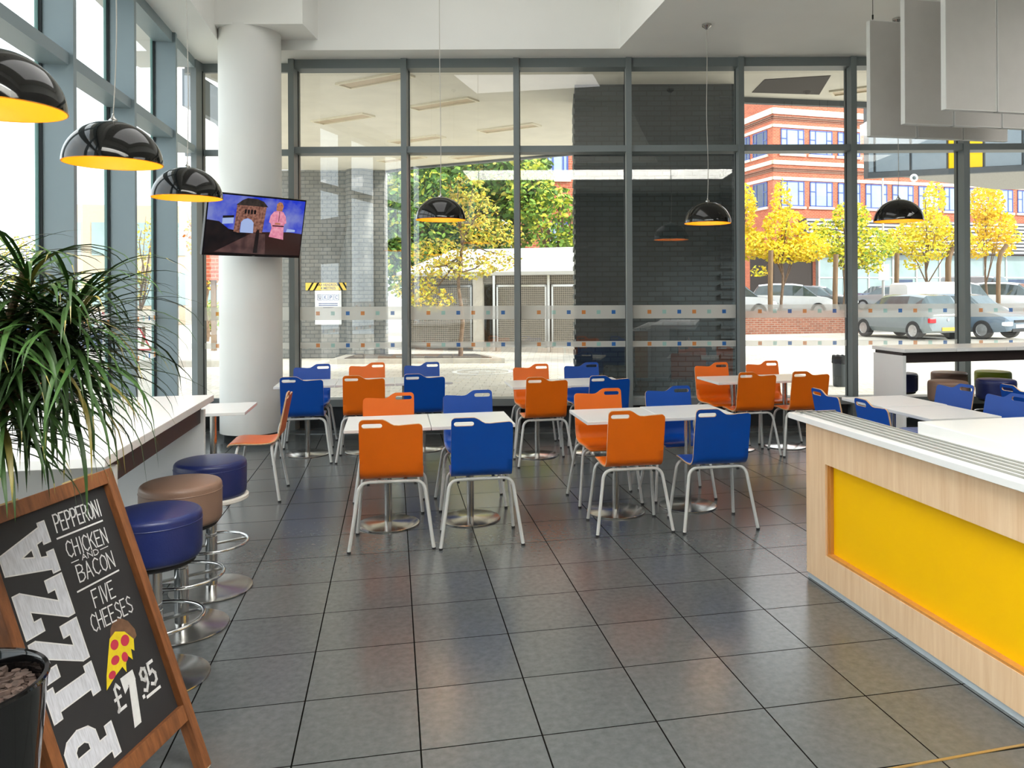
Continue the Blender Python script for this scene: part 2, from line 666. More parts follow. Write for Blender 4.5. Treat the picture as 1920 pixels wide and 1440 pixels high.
def bands(parent, x0, x1, first, plane):
    """two frosted strips with little coloured squares, on the glass of one bay"""
    for (z0, z1, zc) in ((1.323, 1.487, 1.405), (0.976, 1.048, 1.012)):
        mb = MB()
        sq = []
        x = first
        i = 0
        while x < x1 - 0.03:
            sq.append((x, i % 3))
            x += 0.1834
            i += 1
        h = 0.0235
        zs = [z0, zc - h, zc + h, z1]
        xs = [x0]
        own = []
        for (xc, k) in sq:
            if xc - h <= x0:
                continue
            xs += [xc - h, xc + h]
            own += [0, k + 1]
        xs.append(x1)
        own.append(0)
        for i in range(len(xs) - 1):
            for j in range(3):
                mi = own[i] if j == 1 else 0
                a, c = xs[i], xs[i + 1]
                mb.add([plane(a, zs[j]), plane(c, zs[j]), plane(c, zs[j + 1]), plane(a, zs[j + 1])], [(0, 1, 2, 3)], mi)
        mb.build('frosted_band', [M['band'], M['sq_orange'], M['sq_teal'], M['sq_blue']], parent)


wn_ = 0
for i in range(len(edges) - 1):
    wn_ += 1
    x0, x1 = edges[i], edges[i + 1]
    w = sempty('window_%d' % wn_)
    mb = MB()
    mb.box(x0 - 0.034, YF, 0.0, x0 + 0.034, YG + 0.06, CEIL)
    mb.box(x0 - 0.040, YG - 0.03, 0.28, x0 + 0.040, YG - 0.012, CEIL - 0.1, 1)
    mb.build('mullion', [M['frame_dark'], M['gasket']], w)
    xm = x0
    if i == 0:
        x0 = -4.60
    mb = MB()
    mb.box(x0 + 0.034, YF + 0.03 + (0.16 if i == 0 else 0), ZT - 0.038, x1 - 0.034, YG + 0.05, ZT + 0.038)
    mb.build('transom', M['frame_dark'], w)
    mb = MB()
    mb.box(x0 + 0.034, YF + 0.03 + (0.16 if i == 0 else 0), ZH, x1 - 0.034, YG + 0.05, CEIL)
    mb.build('head_rail', M['frame_dark'], w)
    mb = MB()
    mb.box(x0 + 0.034, YF + 0.03 + (0.16 if i == 0 else 0), ZS - 0.085, x1 - 0.034, YG + 0.05, ZS)
    mb.build('sill_rail', M['frame_dark'], w)
    mb = MB()
    mb.box(x0 + 0.034, YG - 0.02, 0.0, x1 - 0.034, YG + 0.04, ZS - 0.085)
    mb.build('spandrel_panel', M['spandrel'], w)
    for (z0, z1) in ((ZS, ZT - 0.038), (ZT + 0.038, ZH)):
        mb = MB()
        mb.add([(x0 + 0.03, YG, z0), (x1 - 0.03, YG, z0), (x1 - 0.03, YG, z1), (x0 + 0.03, YG, z1)], [(0, 1, 2, 3)])
        mb.build('pane', M['glass'], w)
    first = (MX[0] + 0.257 + (i - 1) * 1.357) if i else xm + 0.20
    bands(w, x0 + 0.035, x1 - 0.035, first, lambda x, z: (x, YG - 0.004, z))
# last mullion on the right
mb = MB()
mb.box(edges[-1] - 0.034, YF, 0.0, edges[-1] + 0.034, YG + 0.06, CEIL)
mb.build('mullion', M['frame_dark'], w)
b = MB()
b.box(edges[-1] + 0.034, YF, 0.0, 7.3, YG + 0.06, CEIL)
struct(b.build('wall_far', M['white_paint']))

# trench heater grille along the glass
b = MB()
for k in range(9):
    b.box(-4.2, 9.27 + k * 0.024, 0.0, 6.3, 9.282 + k * 0.024, 0.006)
b.box(-4.2, 9.25, 0.0, 6.3, 9.262, 0.007)
struct(b.build('trim_2', M['grille']))

# ---- left window wall: deep fins every 1.40 m
fins = [9.5, 8.55, 7.18, 5.81, 4.44, 3.07, 1.70, 0.33, -1.04, -2.41]
for i in range(len(fins) - 1):
    wn_ += 1
    yA, yB = fins[i], fins[i + 1]
    w = sempty('window_%d' % wn_, (LX(yB), yB, 0), YAW)
    L = (yA - yB) / UX
    # local frame: x = into the room (u), y = along the wall (d)
    mb = MB()
    mb.box(-0.205, -0.03, 0.0, 0.0, 0.03, CEIL)
    mb.box(-0.245, -0.045, 0.0, -0.205, -0.02, CEIL, 1)
    mb.box(-0.245, -0.06, 0.0, -0.225, -0.045, CEIL, 2)
    mb.build('fin', [M['frame'], M['gasket'], M['sq_teal']], w)
    for nm, z0, z1, d0 in (('transom', ZT - 0.045, ZT + 0.045, -0.03), ('head_rail', ZH, CEIL, -0.03), ('sill_rail', ZS - 0.085, ZS, -0.03)):
        mb = MB()
        mb.box(-0.22, 0.03, z0, d0, L - 0.03, z1)
        mb.build(nm, M['frame'], w)
    mb = MB()
    mb.box(-0.23, 0.03, 0.0, -0.17, L - 0.03, ZS - 0.085)
    mb.build('spandrel_panel', M['spandrel'], w)
    for (z0, z1) in ((ZS, ZT - 0.045), (ZT + 0.045, ZH)):
        mb = MB()
        mb.add([(-0.215, 0.02, z0), (-0.215, L - 0.02, z0), (-0.215, L - 0.02, z1), (-0.215, 0.02, z1)], [(0, 1, 2, 3)])
        mb.build('pane', M['glass'], w)
    bands(w, 0.035, L - 0.035, 0.22, lambda y, z: (-0.21, y, z))
# corner post
b = MB()
b.box(-4.47, 9.64, 0, -4.40, 9.75, CEIL)
struct(b.build('trim_3', M['frame']))

# ================================================================== FURNITURE
# ---- moulded plywood chair with a hand slot
def chair_profile():
    p = []
    # seat front -> rear (y, z)
    p += [(0.215, 0.432), (0.205, 0.447), (0.185, 0.456), (0.15, 0.460), (0.10, 0.459), (0.05, 0.456), (0.0, 0.453), (-0.05, 0.452), (-0.09, 0.455)]
    # bend
    for k in range(1, 8):
        a = -PI / 2 - (PI / 2 - 0.13) * k / 8
        p.append((-0.10 + 0.085 * math.cos(a), 0.542 + 0.085 * math.sin(a)))
    p.append((-0.186, 0.555))
    p.append((-0.189, 0.570))
    return p


def make_shell(name, mats, parent):
    bm = bmesh.new()
    w = 0.20
    prof = chair_profile()
    y1, z1 = prof[-1]
    lean = 0.20                         # backrest leans back: dy per dz
    nx = 10

    def wx(i):                          # seat narrows a little to the front corners
        if i == 0:
            return w - 0.035
        if i == 1:
            return w - 0.015
        if i == 2:
            return w - 0.004
        return w
    rows = []
    for i, (y, z) in enumerate(prof):
        rows.append([bm.verts.new((-wx(i) + 2 * wx(i) * j / nx, y, z)) for j in range(nx + 1)])
    for i in range(len(rows) - 1):
        for j in range(nx):
            bm.faces.new((rows[i][j], rows[i][j + 1], rows[i + 1][j + 1], rows[i + 1][j]))
    # backrest: outline with the raised, slotted corner on the sitter's left (x < 0)
    bow = lambda x: 0.0

    def P(x, s):
        return (x, y1 - lean * s + bow(x) * min(1, s / 0.12), z1 + s)
    H1, H2 = 0.253, 0.287              # low top edge, raised top edge
    r = 0.028
    out = []
    out += [(w, 0.06), (w, 0.13), (w, 0.19), (w - 0.001, H1 - r)]
    out += arc(w - 0.001 - r, H1 - r, r, 0, PI / 2 * 0.93, 6)[1:]
    out += [(0.10, H1 - 0.004), (0.05, H1 - 0.008), (0.02, H1 - 0.006)]
    out += [(0.0, H1 + 0.004), (-0.02, H1 + 0.018), (-0.035, H2 - 0.007), (-0.05, H2 - 0.001), (-0.07, H2)]
    out += [(-0.11, H2)]
    out += arc(-w + 0.001 + r, H2 - r, r, PI / 2, PI, 6)
    out += [(-w, 0.20), (-w, 0.13), (-w, 0.06)]
    bot = rows[-1]
    vs = [bm.verts.new(P(x, s)) for (x, s) in out]
    ring = list(bot) + vs
    e = []
    for i in range(len(ring)):
        a, c = ring[i], ring[(i + 1) % len(ring)]
        ed = bm.edges.get((a, c)) or bm.edges.new((a, c))
        e.append(ed)
    sl = []
    hx, hz, hr = -0.118, 0.247, 0.0145
    half = 0.050
    sl += arc(hx + half, hz, hr, -PI / 2, PI / 2, 6) + arc(hx - half, hz, hr, PI / 2, 3 * PI / 2, 6)
    sv = [bm.verts.new(P(x, s)) for (x, s) in sl]
    for i in range(len(sv)):
        e.append(bm.edges.new((sv[i], sv[(i + 1) % len(sv)])))
    bmesh.ops.triangle_fill(bm, use_beauty=True, use_dissolve=False, edges=e, normal=(0, 1, 0))
    bmesh.ops.recalc_face_normals(bm, faces=bm.faces)
    for f in bm.faces:
        f.smooth = len(f.verts) == 4
    me = bpy.data.meshes.new(name)
    bm.to_mesh(me)
    bm.free()
    for m in mats:
        me.materials.append(m)
    o = bpy.data.objects.new(name, me)
    COL.objects.link(o)
    o.parent = parent
    so = o.modifiers.new('solid', 'SOLIDIFY')
    so.thickness = 0.012
    so.offset = 0
    so.use_rim = True
    so.material_offset_rim = 1
    return o


def bent(p0, p1, p2, r, n=6):
    """points rounding the corner p1 of the path p0-p1-p2"""
    p0, p1, p2 = Vector(p0), Vector(p1), Vector(p2)
    a = p1 + (p0 - p1).normalized() * r
    c = p1 + (p2 - p1).normalized() * r
    return [(a * (1 - t) ** 2 + p1 * 2 * t * (1 - t) + c * t * t) for t in [k / n for k in range(n + 1)]]


LEGMESH = {}


def make_chair(kind):
    t = thing('cafe_chair', 'x', 'chair')
    make_shell('shell', [M[kind], M['ply']], t)
    R = 0.0115
    if not LEGMESH:
        for nm, sx, yb, yt, zt, fx in (('rl', -1, -0.195, -0.125, 0.432, 0.268), ('rr', 1, -0.195, -0.125, 0.432, 0.268),
                                       ('fl', -1, 0.20, 0.13, 0.435, 0.25), ('fr', 1, 0.20, 0.13, 0.435, 0.25)):
            foot = (sx * fx, yb, 0.004)
            sh = (sx * 0.205, yt, zt)
            mid = (sx * 0.09, yt, zt)
            mb = MB()
            mb.tube([foot] + bent(foot, sh, mid, 0.065, 8) + [mid], R, 12)
            mb.tube([(foot[0], foot[1], 0.0), (foot[0] * 0.998, foot[1], 0.012)], R * 1.12, 12, 1)
            LEGMESH[nm] = mb
    for nm in ('rl', 'rr', 'fl', 'fr'):
        LEGMESH[nm].build('leg', [M['leg'], M['rubber']], t, smooth=True)
    mb = MB()
    for y, z in ((-0.125, 0.432), (0.13, 0.435)):
        mb.tube([(-0.09, y, z), (0.09, y, z)], R, 12)
    for x in (-0.085, 0.085):
        mb.tube([(x, -0.125, 0.434), (x, 0.13, 0.436)], R * 0.9, 10)
    mb.build('seat_frame', M['leg'], t, smooth=True)
    for x in (-0.15, 0.15):
        mb = MB()
        mb.cbox((x, -0.125, 0.418), (0.016, 0.016, 0.018))
        mb.build('stop_pad', M['rubber'], t)
    return t


proto = {'orange': make_chair('orange'), 'blue': make_chair('blue')}
used = {'orange': False, 'blue': False}


def chair(kind, top, heading, label, group, dz=0.0):
    """top = (x, y) under the middle of the backrest's top edge; heading = facing angle from +y"""
    h = heading
    bx, by = 0.0, -0.243                # backrest top in local coordinates
    X = top[0] - (bx * math.cos(h) - by * math.sin(h))
    Y = top[1] - (bx * math.sin(h) + by * math.cos(h))
    if not used[kind]:
        used[kind] = True
        o = proto[kind]
        o.location = (X, Y, 0)
        o.rotation_euler = (0, 0, h)
        o['label'] = label
        o['group'] = group
        return o
    return dup(proto[kind], label, (X, Y, 0), h, group)


# ---- square cafe table on a round steel foot
def make_table():
    t = thing('cafe_table', 'x', 'table')
    mb = MB()
    mb.cbox((0, 0, 0.7225), (0.583, 0.583, 0.025))
    mb.build('tabletop', M['white_lam'], t, bevel=0.003)
    mb = MB()
    mb.lathe([(0.026, 0.010), (0.026, 0.70)], 24)
    mb.lathe([(0.10, 0.695), (0.10, 0.71)], 24)
    mb.build('pedestal', M['steel'], t, smooth=True)
    mb = MB()
    mb.lathe([(0.218, 0.0), (0.220, 0.004), (0.219, 0.009), (0.21, 0.012), (0.05, 0.018), (0.03, 0.022)], 56)
    mb.build('base', M['steel'], t, smooth=True)
    return t


tproto = make_table()
tfirst = [True]


def table(c, rz, label, group):
    if tfirst[0]:
        tfirst[0] = False
        tproto.location = (c[0], c[1], 0)
        tproto.rotation_euler = (0, 0, rz)
        tproto['label'] = label
        tproto['group'] = group
        return tproto
    return dup(tproto, label, (c[0], c[1], 0), rz, group)


GT, GC = 'square cafe tables', 'slotted cafe chairs'


def corner_table(fl, k, label, off=0.0, yaw=YAW):
    """k-th table of a row whose front left corner is fl"""
    ux, uy = math.cos(yaw), math.sin(yaw)
    a, d = 0.294 + 0.588 * k, 0.294 + off
    table((fl[0] + a * ux - d * uy, fl[1] + a * uy + d * ux), yaw, label, GT)


corner_table((-1.449, 5.319), 0, 'white square table between the front orange chair and the orange chair facing it')
corner_table((-1.449, 5.319), 1, 'white square table between the front left blue chair and the blue chair facing it')
corner_table((0.206, 5.615), 0, 'white square table behind the orange chair nearest the yellow counter', 0.0)
corner_table((0.206, 5.615), 1, 'white square table behind the blue chair nearest the yellow counter', 0.03)
corner_table((-2.807, 7.776), 0, 'white square table next to the round column, between two blue chairs')
corner_table((-2.807, 7.776), 1, 'middle white table of the row of three by the window')
corner_table((-2.807, 7.776), 2, 'right-hand white table of the row of three by the window')
corner_table((-0.440, 7.658), 0, 'white square table between two orange chairs in front of the mesh gates')
corner_table((-0.440, 7.658), 1, 'white square table between two blue chairs in front of the dark brick pier', 0.035)
corner_table((1.618, 7.947), 0, 'left white table of the pair with four orange chairs')
corner_table((1.618, 7.947), 1, 'right white table of the pair with four orange chairs')
table((2.80, 6.60), YAW, 'farther white table of the pair beyond the counter, beside blue chairs', GT)
table((2.905, 6.00), YAW, 'nearer white table of the pair beyond the counter, beside blue chairs', GT)
table((-2.785, 6.375), YAW, 'small white table between the tall white bar and the round column', GT)

F, B_ = YAW, YAW + PI
chair('orange', (-1.065, 5.023), F - 0.05, 'orange chair in the front row, left end, back to us', GC)
chair('blue', (-0.488, 5.089), F - 0.03, 'blue chair in the front row, beside the front orange chair, back to us', GC)
chair('orange', (0.537, 5.349), F - 0.03, 'orange chair in the front row, right pair, back to us', GC)
chair('blue', (1.135, 5.401), F - 0.03, 'blue chair in the front row, closest to the yellow counter', GC)
chair('orange', (-1.356, 6.319), B_, 'orange chair facing us across the front left table', GC)
chair('blue', (-0.739, 6.460), B_, 'blue chair facing us across the front left pair of tables', GC)
chair('orange', (0.328, 6.542), B_ - 0.02, 'orange chair facing us across the front right table', GC)
chair('blue', (0.929, 6.680), B_ - 0.02, 'blue chair facing us in front of the dark brick pier, front row tables', GC)
chair('blue', (-2.461, 7.575), F, 'blue chair with back to us beside the round column', GC)
chair('orange', (-1.885, 7.667), F, 'orange chair with back to us at the row of three window tables', GC)
chair('blue', (-1.315, 7.790), F, 'blue chair with back to us at the right of the row of three window tables', GC)
chair('blue', (-2.762, 8.872), B_, 'blue chair facing us by the window, next to the round column', GC)
chair('orange', (-2.180, 9.020), B_, 'orange chair facing us by the window, between two blue chairs', GC)
chair('blue', (-1.559, 9.050), B_, 'blue chair facing us by the window, at the right of the row of three tables', GC)
chair('orange', (-0.100, 7.445), F, 'orange chair with back to us in the middle row, centre of the room', GC)
chair('blue', (0.500, 7.557), F, 'blue chair with back to us in the middle row, partly hidden by an orange chair', GC)
chair('orange', (-0.300, 8.760), B_, 'orange chair facing us in front of the mesh gates', GC)
chair('blue', (0.264, 8.903), B_, 'blue chair facing us at the left edge of the dark brick pier', GC)
chair('orange', (1.976, 7.800), F - 0.03, 'left orange chair with back to us, at the four-orange-chair tables', GC)
chair('orange', (2.524, 7.856), F - 0.03, 'right orange chair with back to us, at the four-orange-chair tables', GC)
chair('orange', (1.715, 8.824), B_, 'orange chair facing us in front of the right part of the brick pier', GC)
chair('orange', (2.326, 9.000), B_, 'orange chair facing us by the window right of the brick pier', GC)
chair('blue', (2.150, 6.355), F - PI / 2, 'blue chair seen from behind, farther one along the tray rail', GC)
chair('blue', (2.275, 5.740), F - PI / 2, 'blue chair seen from behind, nearer one along the tray rail', GC)
chair('blue', (3.430, 6.800), F + PI / 2 + 0.12, 'blue chair facing left in front of the brown stools', GC)
chair('blue', (3.520, 6.180), F + PI / 2 + 0.06, 'blue chair facing left, nearest the right edge of the view', GC)
chair('blue', (3.830, 6.560), F - PI / 2, 'blue chair at the far right, turned away, only its slotted corner showing', GC)
chair('orange', (-2.225, 6.545), F + PI / 2, 'orange chair seen from the side, facing the small table by the column', GC)


# ---- tall white bar tables
def bar_table(name, label, loc, rz, n, depth, cell, gable_inset=0.18, side='left'):
    """long axis = local y, sitting edge at x = 0, body towards -x"""
    t = thing(name, label, 'table', loc, rz)
    L = n * cell
    for k in range(n):
        mb = MB()
        mb.box(-depth, k * cell + 0.002, 1.022, 0, (k + 1) * cell - 0.002, 1.06)
        mb.build('tabletop', [M['white_lam']], t, bevel=0.003)
    mb = MB()
    mb.box(-depth + 0.05, gable_inset + 0.01, 0.915, -0.045, L - 0.12, 1.022)
    mb.build('beam', M['beam'], t)
    for y in (gable_inset, L - 0.14):
        mb = MB()
        mb.box(-depth + 0.03, y, 0.0, -0.025, y + 0.036, 0.99)
        mb.build('end_panel', M['white_lam'], t, bevel=0.002)
    return t


bar_table('bar_table', 'tall white bar table beside the left windows with stools along it', (-1.680, 2.925, 0), YAW, 3, 0.88, 0.607)
# right one runs along u: local y -> u
bar_table('bar_table', 'tall white bar table with a dark beam, at the right by the far windows', (3.512, 7.985, 0), YAW - PI / 2, 5, 0.56, 0.60, 0.0)


# ---- bar stools
def make_stool(vinyl, label, loc, rz=0.0, plate=False, group='round bar stools'):
    t = thing('bar_stool', label, 'stool', (loc[0], loc[1], 0), rz, group)
    mb = MB()
    mb.lathe([(0.178, 0.53), (0.188, 0.545), (0.190, 0.57), (0.191, 0.68)] + [(0.166 + 0.024 * math.cos(a), 0.705 + 0.024 * math.sin(a)) for a in [PI / 2 * k / 6 for k in range(7)]] + [(0.10, 0.735), (0.0001, 0.737)], 56)
    st = mb.build('seat', M[vinyl], t, smooth='all')
    mb = MB()
    mb.tube([(0.1905 * math.cos(2 * PI * k / 48), 0.1905 * math.sin(2 * PI * k / 48), 0.688) for k in range(48)], 0.0026, 6, closed=True)
    mb.build('piping', M[vinyl], st, smooth=True)
    mb = MB()
    r = 0.200 if plate else 0.165
    mb.lathe([(r - 0.01, 0.505), (r, 0.510), (r, 0.526), (r - 0.01, 0.531)], 48)
    mb.build('seat_plate', M['white_edge'] if plate else M['rubber'], t, smooth=True)
    mb = MB()
    mb.lathe([(0.033, 0.012), (0.033, 0.30), (0.030, 0.302), (0.030, 0.51)], 28)
    mb.build('pole', M['chrome'], t, smooth=True)
    mb = MB()
    mb.tube([(0.195 * math.cos(2 * PI * k / 56), 0.195 * math.sin(2 * PI * k / 56), 0.262) for k in range(56)], 0.0085, 12, closed=True)
    fr = mb.build('footrest', M['chrome'], t, smooth=True)
    for a in (0.7, 0.7 + PI):
        mb = MB()
        c, s = math.cos(a), math.sin(a)
        mb.M = Matrix.Rotation(a, 4, 'Z')
        mb.box(0.03, -0.011, 0.247, 0.192, 0.011, 0.256)
        mb.build('spoke', M['steel'], fr)
    mb = MB()
    mb.lathe([(0.218, 0.0), (0.221, 0.004), (0.219, 0.009), (0.19, 0.014), (0.06, 0.022), (0.036, 0.03)], 64)
    mb.build('base', M['steel'], t, smooth=True)
    return t


make_stool('navy_vinyl', 'navy bar stool nearest us, next to the chalkboard', (-1.745, 3.405))
make_stool('taupe_vinyl', 'taupe brown bar stool between the two navy ones at the left bar', (-1.880, 3.930))
make_stool('navy_vinyl', 'navy bar stool with a white seat plate, farthest along the left bar', (-1.957, 4.440), plate=True)
make_stool('taupe_vinyl', 'brown bar stool in front of the right tall table', (3.985, 8.06))
make_stool('taupe_vinyl', 'brown bar stool behind the right tall table, by the glass', (4.43, 8.93))
make_stool('navy_vinyl', 'navy bar stool in front of the right tall table', (4.545, 8.18))
make_stool('green_vinyl', 'lime green bar stool behind the right tall table', (4.965, 9.00))
make_stool('navy_vinyl', 'navy bar stool mostly hidden by the white end panel of the right tall table', (3.84, 8.86))

# ---- serving counter
# local frame: y = along d (away from us), x = along u; origin at the far front corner of the wooden panel
CO = (1.446, 4.598)
ct = thing('serving_counter', 'beech serving counter with a large yellow inset panel and grooved white tray rail', 'counter', (CO[0], CO[1], 0), YAW)
LC = 3.4
mb = MB()
z0, z1 = 0.030, 0.905
a0, a1 = 0.205, LC - 0.2          # inset opening along the panel (distance from the far corner)
zb, zt = 0.185, 0.695
mb.box(0, -a0, z0, 0.05, 0, z1)
mb.box(0, -LC, z0, 0.05, -a1, z1)
mb.box(0, -a1, zt, 0.05, -a0, z1)
mb.box(0, -a1, z0, 0.05, -a0, zb)
mb.box(0.05, -0.02, z0, 0.24, 0, z1)
mb.build('front_panel', M['beech'], ct)
mb = MB()
mb.box(0.012, -a0 - 0.010, zb, 0.046, -a0, zt)
mb.box(0.020, -a0 - 0.020, zb, 0.046, -a0 - 0.010, zt)
mb.box(0.020, -a1, zt - 0.008, 0.046, -a0, zt)
mb.box(0.004, -a1, zb, 0.046, -a0 - 0.01, zb + 0.012)
mb.build('inset_trim', M['beech_edge'], ct)
mb = MB()
mb.box(0.040, -a1, zb, 0.060, -a0 - 0.02, zt)
mb.build('yellow_panel', M['yellow'], ct)
mb = MB()
mb.box(0.006, -LC, 0.0, 0.60, -0.006, 0.032)
mb.build('plinth', M['plinth'], ct)
mb = MB()
mb.box(0.06, -LC, 0.034, 0.24, -0.02, z1)
mb.box(0.24, -LC, 0.034, 0.60, -0.68, z1)
mb.build('carcass', M['white_lam'], ct)
mb = MB()
mb.box(-0.050, -LC, 0.906, 0.245, 0.120, 0.938)
tr_ = mb.build('tray_rail', M['white_lam'], ct, bevel=0.002)
for k in range(5):
    x = 0.012 + k * 0.048
    mb = MB()
    mb.box(x, -LC, 0.936, x + 0.016, 0.105, 0.9445)
    mb.build('rail_strip', M['rail_strip'], tr_, bevel=0.002)
mb = MB()
for (x, y) in ((0.03, 0.07), (0.16, 0.05)):
    mb.cbox((x, y, 0.948), (0.12, 0.012, 0.008))
mb.build('rail_end', M['steel'], ct)

wt = MB()
wt.box(0.245, -LC, 0.908, 1.10, -0.665, 0.998)
tag(wt.build('worktop', M['white_lam'], loc=(CO[0], CO[1], 0), rz=YAW, bevel=0.004), 'thick white worktop behind the grooved tray rail of the serving counter', 'worktop')


# ---- pendant lamps
def lamp_mesh():
    R = 0.245
    sh = [(R * math.cos(a), 0.228 * math.sin(a)) for a in [PI / 2 * k / 18 for k in range(18)]] + [(0.02, 0.2275)]
    inn = [(0.02, 0.222)] + [((R - 0.006) * math.cos(a), 0.222 * math.sin(a)) for a in [PI / 2 * k / 18 for k in range(17, -1, -1)]]
    return sh, inn


def pendant(label, x, y, z, ztop, cup=True, wob=1):
    t = thing('pendant_lamp', label, 'lamp', (x, y, z), 0, 'black dome pendant lamps')
    sh, inn = lamp_mesh()
    mb = MB()
    mb.lathe(sh, 64)
    mb.f = [f for f in mb.f if len(f) == 4]
    mb.m = mb.m[:len(mb.f)]
    s = mb.build('lamp_shade', M['black_gloss'], t, smooth='all')
    mb = MB()
    mb.lathe(inn, 64)
    mb.f = [f for f in mb.f if len(f) == 4]
    mb.m = mb.m[:len(mb.f)]
    mb.build('lining', M['shade_in'], s, smooth='all')
    mb = MB()
    mb.tube([(0.242 * math.cos(2 * PI * k / 64), 0.242 * math.sin(2 * PI * k / 64), 0.001) for k in range(64)], 0.0032, 6, closed=True)
    mb.build('rim', M['shade_in'], s, smooth=True)
    mb = MB()
    mb.lathe([(0.018, 0.222), (0.018, 0.15), (0.001, 0.148)], 20)
    mb.build('lamp_holder', M['white_edge'], t, smooth=True)
    mb = MB()
    mb.lathe([(0.0005, 0.085), (0.018, 0.09), (0.028, 0.11), (0.024, 0.135), (0.015, 0.15)], 20)
    mb.build('bulb', M['bulb'], t, smooth='all')
    mb = MB()
    mb.lathe([(0.022, 0.226), (0.022, 0.236), (0.008, 0.25), (0.005, 0.27)], 20)
    mb.build('cap', M['steel'], t, smooth=True)
    H = ztop - z
    pts = []
    for k in range(25):
        q = k / 24.0
        am = 0.010 * wob * math.sin(q * 9.0) * (1 - q) ** 0.7
        pts.append((am, am * 0.4, 0.255 + q * (H - 0.255)))
    mb = MB()
    mb.tube(pts, 0.0035, 6)
    mb.build('cord', M['cord'], t, smooth=True)
    mb = MB()
    mb.lathe([(0.012, H - 0.05), (0.05, H - 0.02), (0.052, H)], 24)
    mb.build('ceiling_rose', M['steel'], t, smooth=True)
    d = bpy.data.lights.new('lamp_glow', 'POINT')
    d.energy = 2.2
    d.color = (1.0, 0.80, 0.50)
    d.shadow_soft_size = 0.03
    lo = bpy.data.objects.new('lamp_glow', d)
    COL.objects.link(lo)
    lo.parent = t
    lo.location = (0, 0, 0.06)
    return t


RT = 5.85
pendant('black dome pendant nearest us, cut off by the left edge of the view', -2.135, 2.99, 2.37, RT)
pendant('black dome pendant in the middle of the three over the left bar', -2.40, 4.27, 2.37, RT, wob=2)
pendant('black dome pendant beside the television, farthest over the left bar', -2.74, 5.85, 2.37, RT)
pendant('black dome pendant hanging before the autumn tree, left of the brick pier', -1.15, 7.80, 2.375, RT, wob=0.5)
pendant('black dome pendant hanging before the dark brick pier', 1.595, 8.35, 2.375, CEIL, wob=1)
pendant('black dome pendant hanging before the parked cars, below the white baffles', 3.55, 8.20, 2.375, CEIL, wob=0.5)

# ---- hanging acoustic baffles
def baffle(x, y, z0, h, w, label):
    t = thing('acoustic_baffle', label, 'baffle', (x, y, 0), YAW, 'white hanging ceiling baffles')
    mb = MB()
    mb.box(0.006, -0.026, z0 + 0.006, w - 0.006, 0.026, z0 + h - 0.006)
    mb.build('panel', M['baffle'], t)
    mb = MB()
    for (xa, xb, za, zb_) in ((0, w, z0, z0 + 0.006), (0, w, z0 + h - 0.006, z0 + h), (0, 0.006, z0, z0 + h), (w - 0.006, w, z0, z0 + h)):
        mb.box(xa, -0.028, za, xb, 0.028, zb_)
    mb.build('edge_band', M['baffle_edge'], t)
    for xx in (0.05, w - 0.05):
        mb = MB()
        mb.tube([(xx, 0, z0 + h - 0.005), (xx, 0, CEIL)], 0.003, 6)
        mb.tube([(xx, 0, z0 + h + 0.02), (xx, 0, z0 + h + 0.06)], 0.008, 8)
        mb.build('wire', M['rubber'], t, smooth=True)
    return t


rows = [((2.967, 7.50), 3, 'back', 0.495), ((3.052, 6.95), 3, 'middle', 0.485), ((3.140, 6.40), 2, 'front', 0.475)]
nth = ['left', 'second', 'third']
for (p, n, nm, pitch) in rows:
    for k in range(n):
        a = k * (pitch + 0.012)
        baffle(p[0] + a * UX, p[1] + a * UY, 3.12, 1.10, pitch, '%s white baffle in the %s row of hanging ceiling panels' % (nth[k] if k else 'leftmost', nm))

# ================================================================== TELEVISION
def emit(name, c, s=1.0, c2=None, scale=6.0):
    m = bpy.data.materials.new(name)
    m.use_nodes = True
    nt = m.node_tree
    n = nt.nodes
    p = n['Principled BSDF']
    p.inputs['Base Color'].default_value = (0.01, 0.01, 0.01, 1)
    p.inputs['Roughness'].default_value = 0.15
    p.inputs['Emission Strength'].default_value = s
    if c2:
        t = n.new('ShaderNodeTexCoord')
        no = n.new('ShaderNodeTexNoise')
        no.inputs['Scale'].default_value = scale
        no.inputs['Detail'].default_value = 5
        r = n.new('ShaderNodeValToRGB')
        r.color_ramp.elements[0].position = 0.38
        r.color_ramp.elements[1].position = 0.66
        r.color_ramp.elements[0].color = c
        r.color_ramp.elements[1].color = c2
        nt.links.new(t.outputs['Object'], no.inputs['Vector'])
        nt.links.new(no.outputs['Fac'], r.inputs['Fac'])
        nt.links.new(r.outputs['Color'], p.inputs['Emission Color'])
    else:
        p.inputs['Emission Color'].default_value = c
    return m


tv = thing('television', 'television on the round column showing a stone gate and pink-coated person', 'television', (-3.20, 8.40, 2.37), math.radians(50))
tv.rotation_mode = 'XYZ'
tv.rotation_euler = (math.radians(13), 0, math.radians(50))
TW, TH = 1.115, 0.655
mb = MB()
mb.box(-TW / 2, 0.0, -TH / 2, TW / 2, 0.045, TH / 2)
mb.box(-TW / 2 + 0.2, 0.045, -TH / 2 + 0.12, TW / 2 - 0.2, 0.075, TH / 2 - 0.12)
mb.build('casing', M['tv_black'], tv, bevel=0.004)
sw, shh = TW / 2 - 0.014, TH / 2 - 0.016
ly = [0]


def spoly(mb, pts, mi):
    """polygon in screen fractions (0..1, y up) laid on the screen"""
    ly[0] += 1
    y = -0.0012 - ly[0] * 0.00006
    mb.add([(-sw + 2 * sw * p[0], y, -shh + 0.012 + (2 * shh - 0.012) * p[1]) for p in pts], [tuple(range(len(pts)))], mi)


